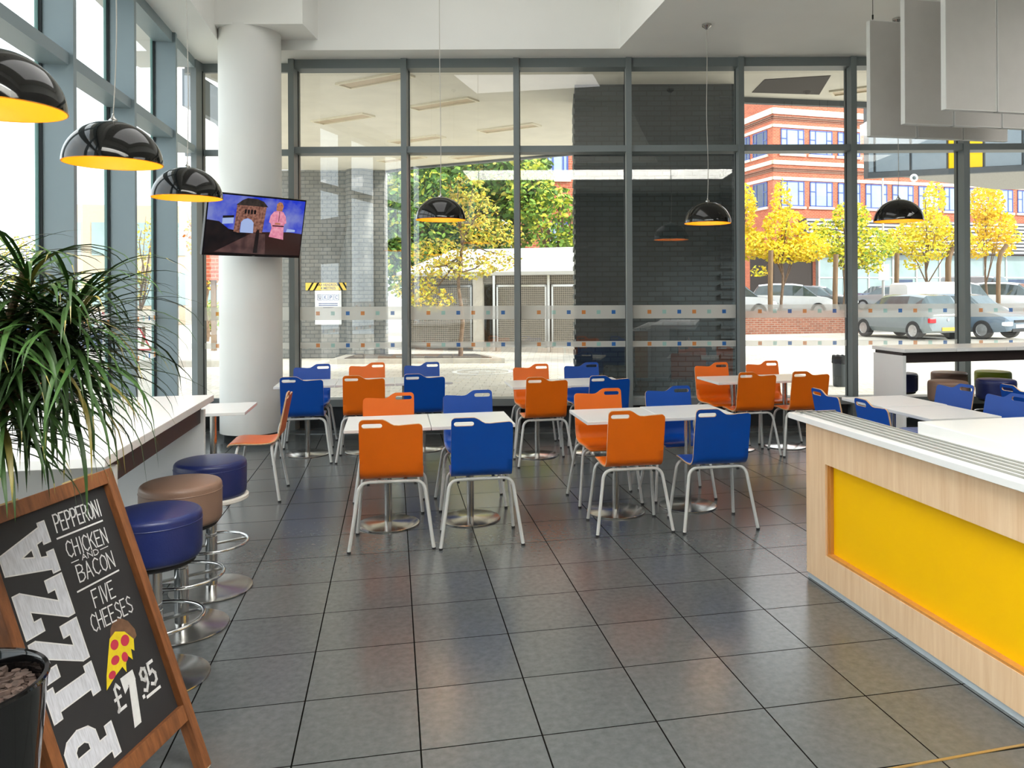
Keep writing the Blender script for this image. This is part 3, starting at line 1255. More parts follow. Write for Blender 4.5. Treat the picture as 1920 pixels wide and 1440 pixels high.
TS = 0.62
scr = [emit('screen_sky', rgb(34, 58, 206), TS, rgb(128, 138, 206), 5.0), emit('screen_dark', rgb(12, 10, 14), TS, rgb(34, 24, 24), 9.0),
       emit('screen_stone', rgb(104, 66, 56), TS, rgb(172, 122, 104), 34.0), emit('screen_roof', rgb(40, 34, 32), TS, rgb(66, 56, 50), 20.0),
       emit('screen_path', rgb(66, 46, 46), TS, rgb(100, 72, 68), 10.0), emit('screen_pale', rgb(170, 190, 236), TS),
       emit('screen_pink', rgb(222, 130, 160), TS, rgb(246, 168, 186), 24.0), emit('screen_skin', rgb(190, 120, 90), TS),
       emit('screen_hair', rgb(200, 140, 96), TS, rgb(150, 90, 60), 40.0), emit('screen_brown', rgb(48, 26, 24), TS)]
mb = MB()
spoly(mb, [(0, 0), (1, 0), (1, 1), (0, 1)], 0)
spoly(mb, [(0, 0), (0.45, 0), (0.5, 0.36), (0.3, 0.40), (0.22, 0.42), (0.12, 0.54), (0.0, 0.56)], 1)
spoly(mb, [(0.4, 0), (1, 0), (1, 0.40), (0.85, 0.42), (0.6, 0.40), (0.4, 0.38)], 9)
spoly(mb, [(0.10, 0.02), (0.62, 0.0), (0.60, 0.36), (0.46, 0.37)], 4)
spoly(mb, [(0.15, 0.50), (0.26, 0.52), (0.26, 0.62), (0.15, 0.60)], 5)
spoly(mb, [(0.15, 0.60), (0.26, 0.62), (0.26, 0.66), (0.15, 0.64)], 1)
# gate tower with an open arch
spoly(mb, [(0.27, 0.38), (0.33, 0.36), (0.335, 0.55), (0.36, 0.60), (0.40, 0.625), (0.44, 0.60), (0.465, 0.55), (0.47, 0.38), (0.565, 0.38), (0.585, 0.86), (0.28, 0.86)], 2)
spoly(mb, [(0.27, 0.84), (0.60, 0.84), (0.55, 0.93), (0.48, 0.97), (0.38, 0.97), (0.33, 0.93)], 3)
spoly(mb, [(0.335, 0.37), (0.47, 0.37), (0.465, 0.55), (0.44, 0.60), (0.40, 0.622), (0.36, 0.60), (0.337, 0.55)], 5)
for k in range(4):
    x = 0.36 + k * 0.032
    spoly(mb, [(x, 0.70), (x + 0.022, 0.70), (x + 0.022, 0.765), (x + 0.011, 0.78), (x, 0.765)], 1)
spoly(mb, [(0.49, 0.02), (0.535, 0.02), (0.535, 0.40), (0.52, 0.45), (0.50, 0.40)], 1)
spoly(mb, [(0.82, 0.42), (0.92, 0.43), (0.92, 0.47), (0.83, 0.48)], 5)
# presenter
spoly(mb, [(0.655, 0.06), (0.74, 0.06), (0.75, 0.34), (0.66, 0.34)], 9)
spoly(mb, [(0.64, 0.32), (0.80, 0.28), (0.79, 0.50), (0.80, 0.62), (0.77, 0.77), (0.73, 0.80), (0.68, 0.78), (0.655, 0.72), (0.645, 0.56), (0.66, 0.48)], 6)
spoly(mb, [(0.645, 0.56), (0.625, 0.58), (0.635, 0.70), (0.67, 0.78), (0.69, 0.74), (0.665, 0.66)], 6)
spoly(mb, [(0.79, 0.56), (0.815, 0.58), (0.80, 0.70), (0.765, 0.78), (0.755, 0.72), (0.775, 0.66)], 6)
spoly(mb, [(0.665, 0.51), (0.79, 0.51), (0.79, 0.53), (0.665, 0.53)], 1)
spoly(mb, [(0.69, 0.545), (0.75, 0.545), (0.75, 0.575), (0.69, 0.575)], 7)
spoly(mb, [(0.725, 0.60), (0.731, 0.60), (0.731, 0.78), (0.725, 0.78)], 9)
spoly(mb, [(0.69, 0.79), (0.755, 0.79), (0.765, 0.88), (0.745, 0.94), (0.715, 0.95), (0.69, 0.91)], 8)
spoly(mb, [(0.707, 0.81), (0.74, 0.81), (0.745, 0.87), (0.725, 0.90), (0.705, 0.87)], 7)
mb.build('screen', scr, tv)
mb = MB()
mb.cbox((0.0, -0.002, -TH / 2 + 0.007), (0.03, 0.003, 0.007))
mb.build('badge', M['steel'], tv)
mb = MB()
mb.box(-0.03, 0.075, -0.05, 0.03, 0.235, 0.05)
mb.box(-0.12, 0.07, -0.12, 0.12, 0.085, 0.12)
mb.build('bracket', M['rubber'], tv)

# ================================================================== CHALKBOARD
R0 = Vector((-1.238, 2.785, 0.0))
E3 = Vector((0.085, 0.9964, 0.0)).normalized()
DV = Vector((-0.368, 0.0314, 1.044))
SV = (DV - E3 * DV.dot(E3)).normalized()
NV = E3.cross(SV).normalized()
BM = Matrix(((E3.x, SV.x, NV.x, 0), (E3.y, SV.y, NV.y, 0), (E3.z, SV.z, NV.z, 0), (0, 0, 0, 1)))
ab = thing('chalkboard_sign', 'wooden A-frame chalkboard advertising pizza for 7.95 pounds', 'sign', R0)


def onboard(o):
    o.matrix_local = BM
    return o


HB, WB = 1.107, 0.612
mb = MB()
mb.box(-WB + 0.02, 0.20, -0.022, -0.02, HB - 0.02, -0.012)
onboard(mb.build('board', M['chalkboard'], ab))
for x0 in (-WB, -0.038):
    mb = MB()
    mb.box(x0, 0.004, -0.030, x0 + 0.038, HB, 0.012)
    onboard(mb.build('stile', M['pine'], ab, bevel=0.002))
for (zb_, zt_) in ((HB - 0.050, HB - 0.001), (0.186, 0.242)):
    mb = MB()
    mb.box(-WB + 0.038, zb_, -0.029, -0.038, zt_, 0.010)
    onboard(mb.build('rail', M['pine'], ab, bevel=0.002))
# hinged rear frame
RV = (-NV * 0.0 + Vector((-0.36, 0.0307, -1.0))).normalized()
top = R0 + SV * (HB - 0.02) - NV * 0.04
for a in (-WB + 0.02, -0.02):
    p0 = top + E3 * a - R0
    k = p0.z / -RV.z
    p1 = p0 + RV * (k - 0.004)
    mb = MB()
    d = (p1 - p0).normalized()
    s2 = d.cross(E3).normalized()
    q = []
    for p in (p0, p1):
        for (i, j) in ((-1, -1), (1, -1), (1, 1), (-1, 1)):
            q.append(p + E3 * (0.017 * i) + s2 * (0.013 * j))
    mb.add(q, [(3, 2, 1, 0), (4, 5, 6, 7), (0, 1, 5, 4), (1, 2, 6, 5), (2, 3, 7, 6), (3, 0, 4, 7)])
    mb.build('rear_leg', M['pine'], ab)
mb = MB()
mb.box(-0.17, HB - 0.001, -0.05, -0.09, HB + 0.004, 0.0)
mb.box(-0.50, HB - 0.001, -0.05, -0.42, HB + 0.004, 0.0)
onboard(mb.build('hinge', M['brass'], ab))
mb = MB()
for x0 in (-WB, -0.038):
    mb.box(x0 + 0.004, 0.0, -0.026, x0 + 0.034, 0.005, 0.008)
onboard(mb.build('foot_cap', M['white_edge'], ab))

ZC = -0.0112       # chalk sits just proud of the board
# big slab-serif PIZZA, written upwards (letter-up = -a)
BASE, CAPH = -0.340, 0.200


def letter(polys, b0, b1, mb, z=ZC, mi=0, grow=0.0):
    """polys in unit letter space (x along b, y up) -> board"""
    for P_ in polys:
        pts = [(BASE - CAPH * y, b0 + (b1 - b0) * x, z) for (x, y) in P_]
        mb.add(pts, [tuple(range(len(pts)))], mi)


LP = {
    'P': [[(0.0, 0.0), (0.72, 0.0), (0.72, 0.16), (0.0, 0.16)], [(0.16, 0.16), (0.52, 0.16), (0.52, 1.0), (0.16, 1.0)],
          [(0.0, 0.86), (0.16, 0.86), (0.16, 1.0), (0.0, 1.0)],
          [(0.52, 1.0), (0.52, 0.80), (0.66, 0.80), (0.74, 0.74), (0.74, 0.60), (0.66, 0.53), (0.52, 0.53), (0.52, 0.33), (0.80, 0.34), (0.97, 0.45), (1.05, 0.67), (0.97, 0.90), (0.80, 1.0)]],
    'I': [[(0.0, 0.0), (1.0, 0.0), (1.0, 0.17), (0.0, 0.17)], [(0.22, 0.17), (0.78, 0.17), (0.78, 0.83), (0.22, 0.83)], [(0.0, 0.83), (1.0, 0.83), (1.0, 1.0), (0.0, 1.0)]],
    'Z': [[(0.0, 0.0), (1.0, 0.0), (1.0, 0.36), (0.72, 0.36), (0.72, 0.22), (0.44, 0.22), (1.0, 0.86), (1.0, 1.0), (0.0, 1.0), (0.0, 0.64), (0.28, 0.64), (0.28, 0.78), (0.52, 0.78), (0.0, 0.14)]],
    'A': [[(0.0, 0.0), (0.42, 0.0), (0.42, 0.15), (0.34, 0.15), (0.37, 0.28), (0.63, 0.28), (0.66, 0.15), (0.58, 0.15), (0.58, 0.0), (1.0, 0.0), (1.0, 0.15), (0.92, 0.15), (0.68, 1.0), (0.32, 1.0), (0.08, 0.15), (0.0, 0.15)]],
}
mbl = MB()
for ch, b0, b1 in (('P', 0.262, 0.400), ('I', 0.462, 0.556), ('Z', 0.571, 0.700), ('Z', 0.714, 0.846), ('A', 0.856, 1.018)):
    letter(LP[ch], b0, b1, mbl)
# A's counter is a small dark triangle
letter([[(0.42, 0.40), (0.58, 0.40), (0.50, 0.62)]], 0.856, 1.018, mbl, ZC + 0.0003, 1)
mbo = mbl
# crisp chalk outline of the headline


def stroke(mb, pts, w, z=ZC + 0.0004, closed=False, mi=0):
    n = len(pts)
    for i in range(n if closed else n - 1):
        p, q = Vector(pts[i][:2]), Vector(pts[(i + 1) % n][:2])
        d = q - p
        if d.length < 1e-6:
            continue
        d.normalize()
        s_ = Vector((-d.y, d.x)) * w / 2
        e_ = d * w / 2
        mb.add([(p.x - e_.x - s_.x, p.y - e_.y - s_.y, z), (q.x + e_.x - s_.x, q.y + e_.y - s_.y, z), (q.x + e_.x + s_.x, q.y + e_.y + s_.y, z), (p.x - e_.x + s_.x, p.y - e_.y + s_.y, z)], [(0, 1, 2, 3)], mi)


OUT = {
    'P': [[(0.0, 0.0), (0.72, 0.0), (0.72, 0.16), (0.52, 0.16), (0.52, 0.33), (0.80, 0.34), (0.97, 0.45), (1.05, 0.67), (0.97, 0.90), (0.80, 1.0), (0.0, 1.0), (0.0, 0.86), (0.16, 0.86), (0.16, 0.16), (0.0, 0.16)], [(0.52, 0.53), (0.66, 0.53), (0.74, 0.60), (0.74, 0.74), (0.66, 0.80), (0.52, 0.80)]],
    'I': [[(0.0, 0.0), (1.0, 0.0), (1.0, 0.17), (0.78, 0.17), (0.78, 0.83), (1.0, 0.83), (1.0, 1.0), (0.0, 1.0), (0.0, 0.83), (0.22, 0.83), (0.22, 0.17), (0.0, 0.17)]],
    'Z': LP['Z'], 'A': LP['A'] + [[(0.42, 0.40), (0.58, 0.40), (0.50, 0.62)]],
}
for ch, b0, b1 in (('P', 0.262, 0.400), ('I', 0.462, 0.556), ('Z', 0.571, 0.700), ('Z', 0.714, 0.846), ('A', 0.856, 1.018)):
    for P_ in OUT[ch]:
        stroke(mbo, [(BASE - CAPH * y, b0 + (b1 - b0) * x) for (x, y) in P_], 0.004, closed=True, mi=2)
onboard(mbl.build('headline_lettering', [M['chalk_fill'], M['chalkboard'], M['chalk']], ab))

# hand-lettered list: single-stroke capitals
SG = {
    'P': [[(0, 0), (0, 1), (.55, 1), (.85, .88), (.85, .64), (.55, .5), (0, .48)]],
    'E': [[(.8, 0), (0, 0), (0, 1), (.8, 1)], [(0, .52), (.62, .52)]],
    'R': [[(0, 0), (0, 1), (.55, 1), (.85, .88), (.85, .66), (.55, .52), (0, .5)], [(.4, .5), (.9, 0)]],
    'O': [[(.45, 0), (.12, .16), (0, .5), (.12, .84), (.45, 1), (.78, .84), (.9, .5), (.78, .16), (.45, 0)]],
    'N': [[(0, 0), (0, 1), (.8, 0), (.8, 1)]],
    'I': [[(.2, 0), (.2, 1)]],
    'C': [[(.85, .84), (.5, 1), (.15, .84), (0, .5), (.15, .16), (.5, 0), (.85, .14)]],
    'H': [[(0, 0), (0, 1)], [(.8, 0), (.8, 1)], [(0, .52), (.8, .52)]],
    'K': [[(0, 0), (0, 1)], [(.8, 1), (0, .45)], [(.28, .62), (.85, 0)]],
    'B': [[(0, 0), (0, 1), (.5, 1), (.78, .88), (.78, .66), (.5, .54), (0, .53)], [(.5, .54), (.86, .4), (.86, .15), (.5, 0), (0, 0)]],
    'A': [[(0, 0), (.42, 1), (.84, 0)], [(.16, .36), (.68, .36)]],
    'D': [[(0, 0), (0, 1), (.45, 1), (.82, .72), (.82, .28), (.45, 0), (0, 0)]],
    'F': [[(0, 0), (0, 1), (.8, 1)], [(0, .52), (.6, .52)]],
    'V': [[(0, 1), (.42, 0), (.84, 1)]],
    'S': [[(.8, .86), (.45, 1), (.1, .86), (.12, .64), (.45, .5), (.78, .36), (.8, .14), (.45, 0), (.05, .12)]],
    '9': [[(.75, .62), (.4, .46), (.08, .6), (.05, .84), (.35, 1), (.7, .92), (.75, .62), (.7, .25), (.35, 0), (.08, .08)]],
    '5': [[(.75, 1), (.12, 1), (.1, .56), (.5, .62), (.78, .42), (.75, .14), (.4, 0), (.05, .1)]],
    '7': [[(0, 1), (.8, 1), (.3, 0)]],
    '£': [[(.85, .8), (.6, 1), (.32, .88), (.3, .5), (.2, .12), (0, 0), (.9, 0)], [(.02, .48), (.7, .48)]],
    '.': [[(.1, 0), (.2, .06)]],
}
ADV = {'I': 0.42, '.': 0.35}


def write(mb, txt, a0, b0, a1, b1, w, slope=0.0, lean=0.06):
    tot = sum(ADV.get(c, 1.0) for c in txt) - 0.15
    sx = (a1 - a0) / tot
    x = 0.0
    for c in txt:
        for st in SG[c]:
            pts = []
            for (px, py) in st:
                X = a0 + (x + px * 0.9) * sx + lean * (b1 - b0) * py
                pts.append((X, b0 + (b1 - b0) * py + slope * (X - a0)))
            stroke(mb, pts, w)
        x += ADV.get(c, 1.0)


mb = MB()
write(mb, 'PEPPERONI', -0.304, 0.968, -0.092, 1.024, 0.0050, -0.03)
write(mb, 'CHICKEN', -0.292, 0.878, -0.100, 0.930, 0.0045, -0.06)
write(mb, 'AND', -0.240, 0.853, -0.160, 0.870, 0.0032, -0.08)
write(mb, 'BACON', -0.280, 0.792, -0.104, 0.845, 0.0045, -0.05)
write(mb, 'FIVE', -0.252, 0.695, -0.148, 0.750, 0.0045, -0.03)
write(mb, 'CHEESES', -0.292, 0.628, -0.092, 0.682, 0.0045, -0.06)
stroke(mb, [(-0.312, 0.949), (-0.098, 0.944)], 0.0055)
stroke(mb, [(-0.302, 0.768), (-0.100, 0.765)], 0.0055)
stroke(mb, [(-0.288, 0.860), (-0.256, 0.859)], 0.0028)
stroke(mb, [(-0.150, 0.857), (-0.112, 0.856)], 0.0028)
onboard(mb.build('list_lettering', M['chalk'], ab))
mb = MB()
write(mb, '£', -0.298, 0.368, -0.262, 0.444, 0.010, 0.0, 0.0)
mb.add([(-0.250, 0.452, ZC + .0004), (-0.250, 0.400, ZC + .0004), (-0.226, 0.412, ZC + .0004), (-0.222, 0.452, ZC + .0004)], [(0, 1, 2, 3)])
mb.add([(-0.226, 0.452, ZC + .0004), (-0.226, 0.418, ZC + .0004), (-0.186, 0.418, ZC + .0004), (-0.186, 0.452, ZC + .0004)], [(0, 1, 2, 3)])
mb.add([(-0.222, 0.420, ZC + .0005), (-0.258, 0.290, ZC + .0005), (-0.222, 0.290, ZC + .0005), (-0.186, 0.425, ZC + .0005)], [(0, 1, 2, 3)])
mb.cbox((-0.176, 0.352, ZC + 0.0004), (0.012, 0.012, 0.0002))
write(mb, '95', -0.166, 0.362, -0.088, 0.434, 0.011, 0.0, 0.08)
stroke(mb, [(-0.160, 0.343), (-0.092, 0.342)], 0.010)
onboard(mb.build('price_lettering', M['chalk'], ab))
# drawn slice of pizza
mb = MB()


def dp(pts, mi, dz):
    mb.add([(p[0], p[1], ZC + dz) for p in pts], [tuple(range(len(pts)))], mi)


dp([(-0.236, 0.580), (-0.222, 0.606), (-0.196, 0.626), (-0.165, 0.622), (-0.135, 0.598), (-0.116, 0.560), (-0.118, 0.538), (-0.140, 0.530), (-0.170, 0.560), (-0.205, 0.588)], 0, 0.0003)
dp([(-0.238, 0.582), (-0.205, 0.592), (-0.165, 0.574), (-0.136, 0.535), (-0.150, 0.500), (-0.162, 0.512), (-0.170, 0.478), (-0.186, 0.500), (-0.205, 0.480), (-0.214, 0.456), (-0.224, 0.480), (-0.262, 0.470), (-0.318, 0.448), (-0.300, 0.486), (-0.268, 0.536)], 1, 0.0004)
for (x, y, rx, ry) in ((-0.226, 0.556, 0.019, 0.016), (-0.176, 0.548, 0.021, 0.018), (-0.244, 0.512, 0.020, 0.014), (-0.200, 0.502, 0.015, 0.016), (-0.276, 0.478, 0.017, 0.012)):
    dp([(x + rx * math.cos(2 * PI * k / 16), y + ry * math.sin(2 * PI * k / 16)) for k in range(16)], 2, 0.0006)
onboard(mb.build('pizza_drawing', [M['crust'], M['cheese'], M['pepperoni']], ab))

# ================================================================== POTTED PLANT
rnd = random.Random(11)
PP = (-1.505, 1.935)
pl = thing('potted_plant', 'tall arching dragon plant in a glossy black pot of bark chips', 'plant', (PP[0], PP[1], 0))
mb = MB()
mb.lathe([(0.150, 0.0), (0.158, 0.01), (0.190, 0.40), (0.212, 0.688), (0.217, 0.700), (0.214, 0.706), (0.204, 0.706), (0.199, 0.698), (0.196, 0.60), (0.0001, 0.60)], 64)
mb.build('pot', M['black_gloss'], pl, smooth=True)
mb = MB()
for k in range(620):
    r = 0.185 * math.sqrt(rnd.random())
    a = rnd.random() * 2 * PI
    x, y = r * math.cos(a), r * math.sin(a)
    z = 0.645 + 0.02 * rnd.random()
    q = Matrix.Translation((x, y, z)) @ Matrix.Rotation(rnd.random() * 6.3, 4, 'Z') @ Matrix.Rotation(rnd.uniform(-0.5, 0.5), 4, 'X')
    mb.M = q
    lx, wx_, hx_ = rnd.uniform(0.009, 0.021), rnd.uniform(0.006, 0.012), rnd.uniform(0.003, 0.006)
    mb.prism([(-lx, -wx_ * .6), (0, -wx_), (lx, -wx_ * .3), (lx * .7, wx_ * .8), (-lx * .4, wx_)], -hx_, hx_)
mb.M = Matrix.Identity(4)
mb.lathe([(0.19, 0.60), (0.19, 0.640), (0.0001, 0.645)], 32)
tag(mb.build('bark_chips', M['bark'], pl), kind='stuff')

heads = [((0.215, -0.02, 1.78), 0.36, 0.9), ((0.305, 0.03, 1.69), 0.40, 1.0), ((0.17, -0.02, 1.64), 0.36, 0.9), ((0.235, 0.10, 1.60), 0.38, 0.8),
         ((0.04, -0.03, 1.70), 0.46, 1.0), ((-0.08, 0.12, 1.76), 0.46, 1.0), ((0.09, 0.14, 1.64), 0.44, 0.9), ((-0.16, -0.05, 1.60), 0.46, 0.8),
         ((0.145, 0.0, 1.50), 0.34, 0.7), ((0.20, 0.08, 1.66), 0.38, 0.9)]


def leaf_strip(mb, o, az, el, L, w, droop, twist, mi):
    pts = []
    p = Vector(o)
    n = 9
    e = el
    for k in range(n + 1):
        pts.append(p.copy())
        t = k / n
        d = Vector((math.cos(e) * math.cos(az), math.cos(e) * math.sin(az), math.sin(e)))
        p = p + d * (L / n)
        e -= droop / n * (0.5 + 1.4 * t)
        e = max(e, -1.45)
        az += twist / n
    vs = []
    fs = []
    for k in range(n + 1):
        d = (pts[min(k + 1, n)] - pts[max(k - 1, 0)]).normalized()
        s = d.cross(Vector((0, 0, 1)))
        if s.length < 1e-3:
            s = Vector((1, 0, 0))
        s.normalize()
        up = s.cross(d).normalized()
        t = k / n
        ww = w * (0.55 + 1.2 * t if t < 0.3 else 0.91 * (1 - ((t - 0.3) / 0.7) ** 1.7) + 0.02)
        vs += [pts[k] - s * ww + up * ww * 0.35, pts[k], pts[k] + s * ww + up * ww * 0.35]
    mm = []
    b = len(mb.v)
    for v in vs:
        mb.v.append(v)
    for k in range(n):
        for j in range(2):
            mb.f.append([b + k * 3 + j, b + k * 3 + j + 1, b + k * 3 + j + 4, b + k * 3 + j + 3])
            mb.m.append(1 if (mi or (k >= n - 1 and w < 0.0062)) else 0)


for i, (hp, L0, up) in enumerate(heads):
    mb = MB()
    base = Vector((rnd.uniform(-.07, .0), rnd.uniform(-.05, .05), 0.60))
    top_ = Vector(hp) - Vector((0, 0, 0.05))
    pts = []
    for t in [k / 10 for k in range(11)]:
        q = max(0.0, (t - 0.35) / 0.65) ** 1.6
        pts.append(Vector((base.x + (top_.x - base.x) * q, base.y + (top_.y - base.y) * q, base.z + (top_.z - base.z) * t)))
    pts[-1] = top_
    mb.tube(pts, [0.015 - 0.0006 * k for k in range(11)], 8)
    mb.build('stem', M['cane'], pl, smooth=True)
    mb = MB()
    for k in range(78):
        q = k / 78
        az = k * 2.39996 + rnd.uniform(-.25, .25)
        el = 0.85 * up * (1 - q) ** 0.8 + rnd.uniform(-0.3, 0.25) - 0.30 * q
        el = min(el, 0.95)
        o = top_ - Vector((0, 0, 0.16 * q))
        leaf_strip(mb, o, az, el, L0 * rnd.uniform(0.62, 1.0), rnd.uniform(0.005, 0.0088), rnd.uniform(0.8, 2.2), rnd.uniform(-.4, .4), rnd.random() < 0.05)
    mb.build('foliage', [M['leaf'], M['leaf_tip']], pl, smooth='all')

# ================================================================== OUTSIDE: ground and own building
def K(r, g, b):
    return rgb(r, g, b)


M['paving'] = brick('cream_paving', K(216, 209, 196), K(204, 197, 184), K(172, 165, 152), 0.30, 0.20, 0.008, 0.8, 0.1)
M['asphalt'] = pbr('car_park_asphalt', K(150, 148, 146), 0.9, var=0.15, scale=3, bump=0.2)
M['kerb'] = pbr('concrete_kerb', K(178, 172, 160), 0.85, var=0.12, scale=6, bump=0.2)
M['soil'] = pbr('planter_soil', K(92, 82, 70), 0.9, var=0.3, scale=20)
M['soffit'] = pbr('pale_soffit_boards', K(232, 227, 214), 0.7, var=0.05, scale=2)
M['soffit_light'] = pbr('soffit_light_diffuser', K(206, 186, 158), 0.5, var=0.05)
M['soffit_frame'] = pbr('soffit_light_frame', K(236, 228, 206), 0.5)
M['void_shade'] = pbr('painted_void_shade', K(52, 44, 40), 0.8)  # dark paint standing in for the shade inside openings
M['dark_brick'] = brick('glazed_dark_brick', K(58, 69, 74), K(70, 82, 87), K(47, 54, 58), 0.225, 0.075, 0.010, 0.45, 0.4, 0.4)
M['grey_brick'] = brick('grey_block_wall', K(138, 136, 130), K(124, 124, 120), K(96, 98, 98), 0.22, 0.10, 0.010, 0.7, 0.3)
M['red_brick'] = brick('red_brick', K(196, 104, 74), K(176, 86, 62), K(196, 150, 126), 0.30, 0.11, 0.012, 0.85, 0.3)
M['low_brick'] = brick('brown_brick', K(150, 96, 76), K(130, 80, 64), K(150, 130, 116), 0.23, 0.08, 0.012, 0.85, 0.3)
M['stone'] = pbr('pale_stone_band', K(236, 226, 206), 0.7, var=0.06, scale=3)
M['blue_sash'] = pbr('blue_window_frame', K(58, 84, 160), 0.4)
M['bwin'] = pbr('painted_sky_glass', K(160, 180, 208), 0.08, var=0.12, scale=0.8, spec=0.8)  # sky reflection painted into the glass as a pale blue
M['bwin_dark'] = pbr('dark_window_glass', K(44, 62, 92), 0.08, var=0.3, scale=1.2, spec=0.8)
M['blind'] = pbr('white_blind', K(226, 230, 234), 0.6)
M['louvre'] = pbr('grey_louvre', K(190, 190, 190), 0.5, var=0.05)
M['louvre_gap'] = pbr('louvre_gap', K(96, 96, 100), 0.7)
M['shopfront'] = pbr('pale_shopfront_glass', K(150, 170, 170), 0.12, var=0.14, scale=0.6, spec=0.7)
M['canvas'] = pbr('white_canvas_roof', K(206, 204, 200), 0.7, var=0.03)
M['concrete'] = pbr('pale_concrete', K(206, 198, 186), 0.8, var=0.08, scale=4)
M['timber'] = wood('weathered_timber', K(104, 80, 56), K(134, 106, 74), (9, 9, 1.2), 0.7, 1.5)
M['fascia'] = pbr('blue_grey_fascia', K(126, 138, 146), 0.5, var=0.03)
M['fascia_dark'] = pbr('dark_fascia_trim', K(66, 72, 76), 0.5)
M['perf'] = pbr('perforated_grey_soffit', K(150, 148, 142), 0.6, var=0.2, scale=60)
M['sign_yellow'] = pbr('yellow_sign', K(246, 206, 72), 0.5)
M['sign_white'] = pbr('white_sign', K(240, 240, 240), 0.5)
M['sign_black'] = pbr('black_sign_ink', K(38, 34, 30), 0.6)
M['sign_blue'] = pbr('blue_sign_ink', K(74, 88, 140), 0.6)
M['tyre'] = pbr('tyre', K(40, 40, 42), 0.8)
M['alloy'] = pbr('alloy_wheel', K(190, 192, 194), 0.3, metal=0.7)
M['car_glass'] = pbr('car_glass', K(70, 84, 88), 0.05, var=0.2, scale=3, spec=0.8)
M['red_lens'] = pbr('red_lens', K(190, 30, 40), 0.2)
M['clear_lens'] = pbr('clear_lens', K(226, 230, 232), 0.15)
M['plate_y'] = pbr('yellow_plate', K(236, 176, 60), 0.4)
M['plate_w'] = pbr('white_plate', K(232, 232, 226), 0.4)
M['white_line'] = pbr('white_road_paint', K(246, 244, 238), 0.7, var=0.08, scale=8)
for nm, c in (('car_silver', (120, 131, 135)), ('car_white', (228, 230, 232)), ('car_blue_grey', (90, 108, 124)), ('car_dark', (70, 76, 82)), ('car_grey', (140, 146, 148)), ('car_navy', (60, 76, 110))):
    M[nm] = pbr(nm + '_paint', K(*c), 0.22, var=0.02, coat=0.6)
for nm, c in (('lf_yellow', (254, 222, 60)), ('lf_gold', (252, 208, 76)), ('lf_lime', (214, 216, 84)), ('lf_green', (124, 156, 66)), ('lf_dark', (82, 116, 54)), ('lf_olive', (186, 178, 84)), ('lf_rust', (196, 126, 60))):
    M[nm] = pbr(nm.replace('lf_', 'autumn_leaf_'), K(*c), 0.6, var=0.2, scale=3, spec=0.2)
M['tree_bark'] = pbr('tree_bark', K(120, 98, 78), 0.9, var=0.25, scale=14, bump=0.4)


def mesh_sheet(name, c):
    m = bpy.data.materials.new(name)
    m.use_nodes = True
    nt = m.node_tree
    n = nt.nodes
    p = n['Principled BSDF']
    p.inputs['Base Color'].default_value = c
    p.inputs['Roughness'].default_value = 0.5
    t = n.new('ShaderNodeTexCoord')
    ck = n.new('ShaderNodeTexChecker')
    ck.inputs['Scale'].default_value = 24
    mp = n.new('ShaderNodeMapping')
    mp.inputs['Rotation'].default_value = (0, 0, PI / 4)
    nt.links.new(t.outputs['UV'], mp.inputs['Vector'])
    nt.links.new(mp.outputs['Vector'], ck.inputs['Vector'])
    mr = n.new('ShaderNodeMapRange')
    mr.inputs['To Min'].default_value = 0.35
    mr.inputs['To Max'].default_value = 1.0
    nt.links.new(ck.outputs['Fac'], mr.inputs['Value'])
    nt.links.new(mr.outputs[0], p.inputs['Alpha'])
    return m


M['mesh'] = mesh_sheet('galvanised_mesh', K(150, 142, 130))

b = MB()
b.prism([(-110, -12), (GX(-12) - 0.05, -12), (GX(9.9) - 0.05, 9.76), (-110, 9.76)], -0.3, -0.012)
b.prism([(-110, 9.76), (110, 9.76), (110, 150), (-110, 150)], -0.3, -0.012)
struct(b.build('pavement', M['paving']))
b = MB()
b.prism([(2.5, 30.6), (75, 30.6), (75, 56), (2.5, 56)], -0.012, 0.45)
struct(b.build('road', M['asphalt']))

# canopy over the forecourt
b = MB()
b.prism([(-5.15, 9.86), (-5.04, 11.16), (-4.96, 11.74), (-7.3, 19.85), (-4.36, 20.1), (-3.63, 19.52), (0.41, 17.57), (2.3, 16.65), (2.3, 12.48), (3.03, 12.61), (5.1, 12.97), (9.5, 13.75), (9.5, 9.86)], 4.75, 5.15)
cn = struct(b.build('canopy_roof', M['soffit']))
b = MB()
b.prism([(3.05, 11.55), (3.95, 11.35), (4.15, 12.45), (3.05, 12.3)], 4.742, 4.752)  # flat sheet painted dark as the shade of a soffit opening
struct(b.build('recess_shade', M['void_shade']))
b = MB()
b.prism([(3.0, 12.60), (9.5, 13.74), (9.5, 13.84), (3.0, 12.70)], 4.66, 4.80)
b.prism([(-4.36, 20.1), (-3.63, 19.52), (0.41, 17.57), (2.3, 16.65), (2.3, 16.75), (0.44, 17.67), (-3.6, 19.62), (-4.3, 20.2)], 4.70, 4.80)
struct(b.build('trim_5', M['fascia_dark']))
b = MB()
b.prism([(-4.93, 10.6), (-4.98, 11.74), (-5.35, 13.2), (-5.45, 13.2), (-5.08, 11.74), (-5.03, 10.6)], 4.18, 4.68)
struct(b.build('trim_6', M['fascia']))
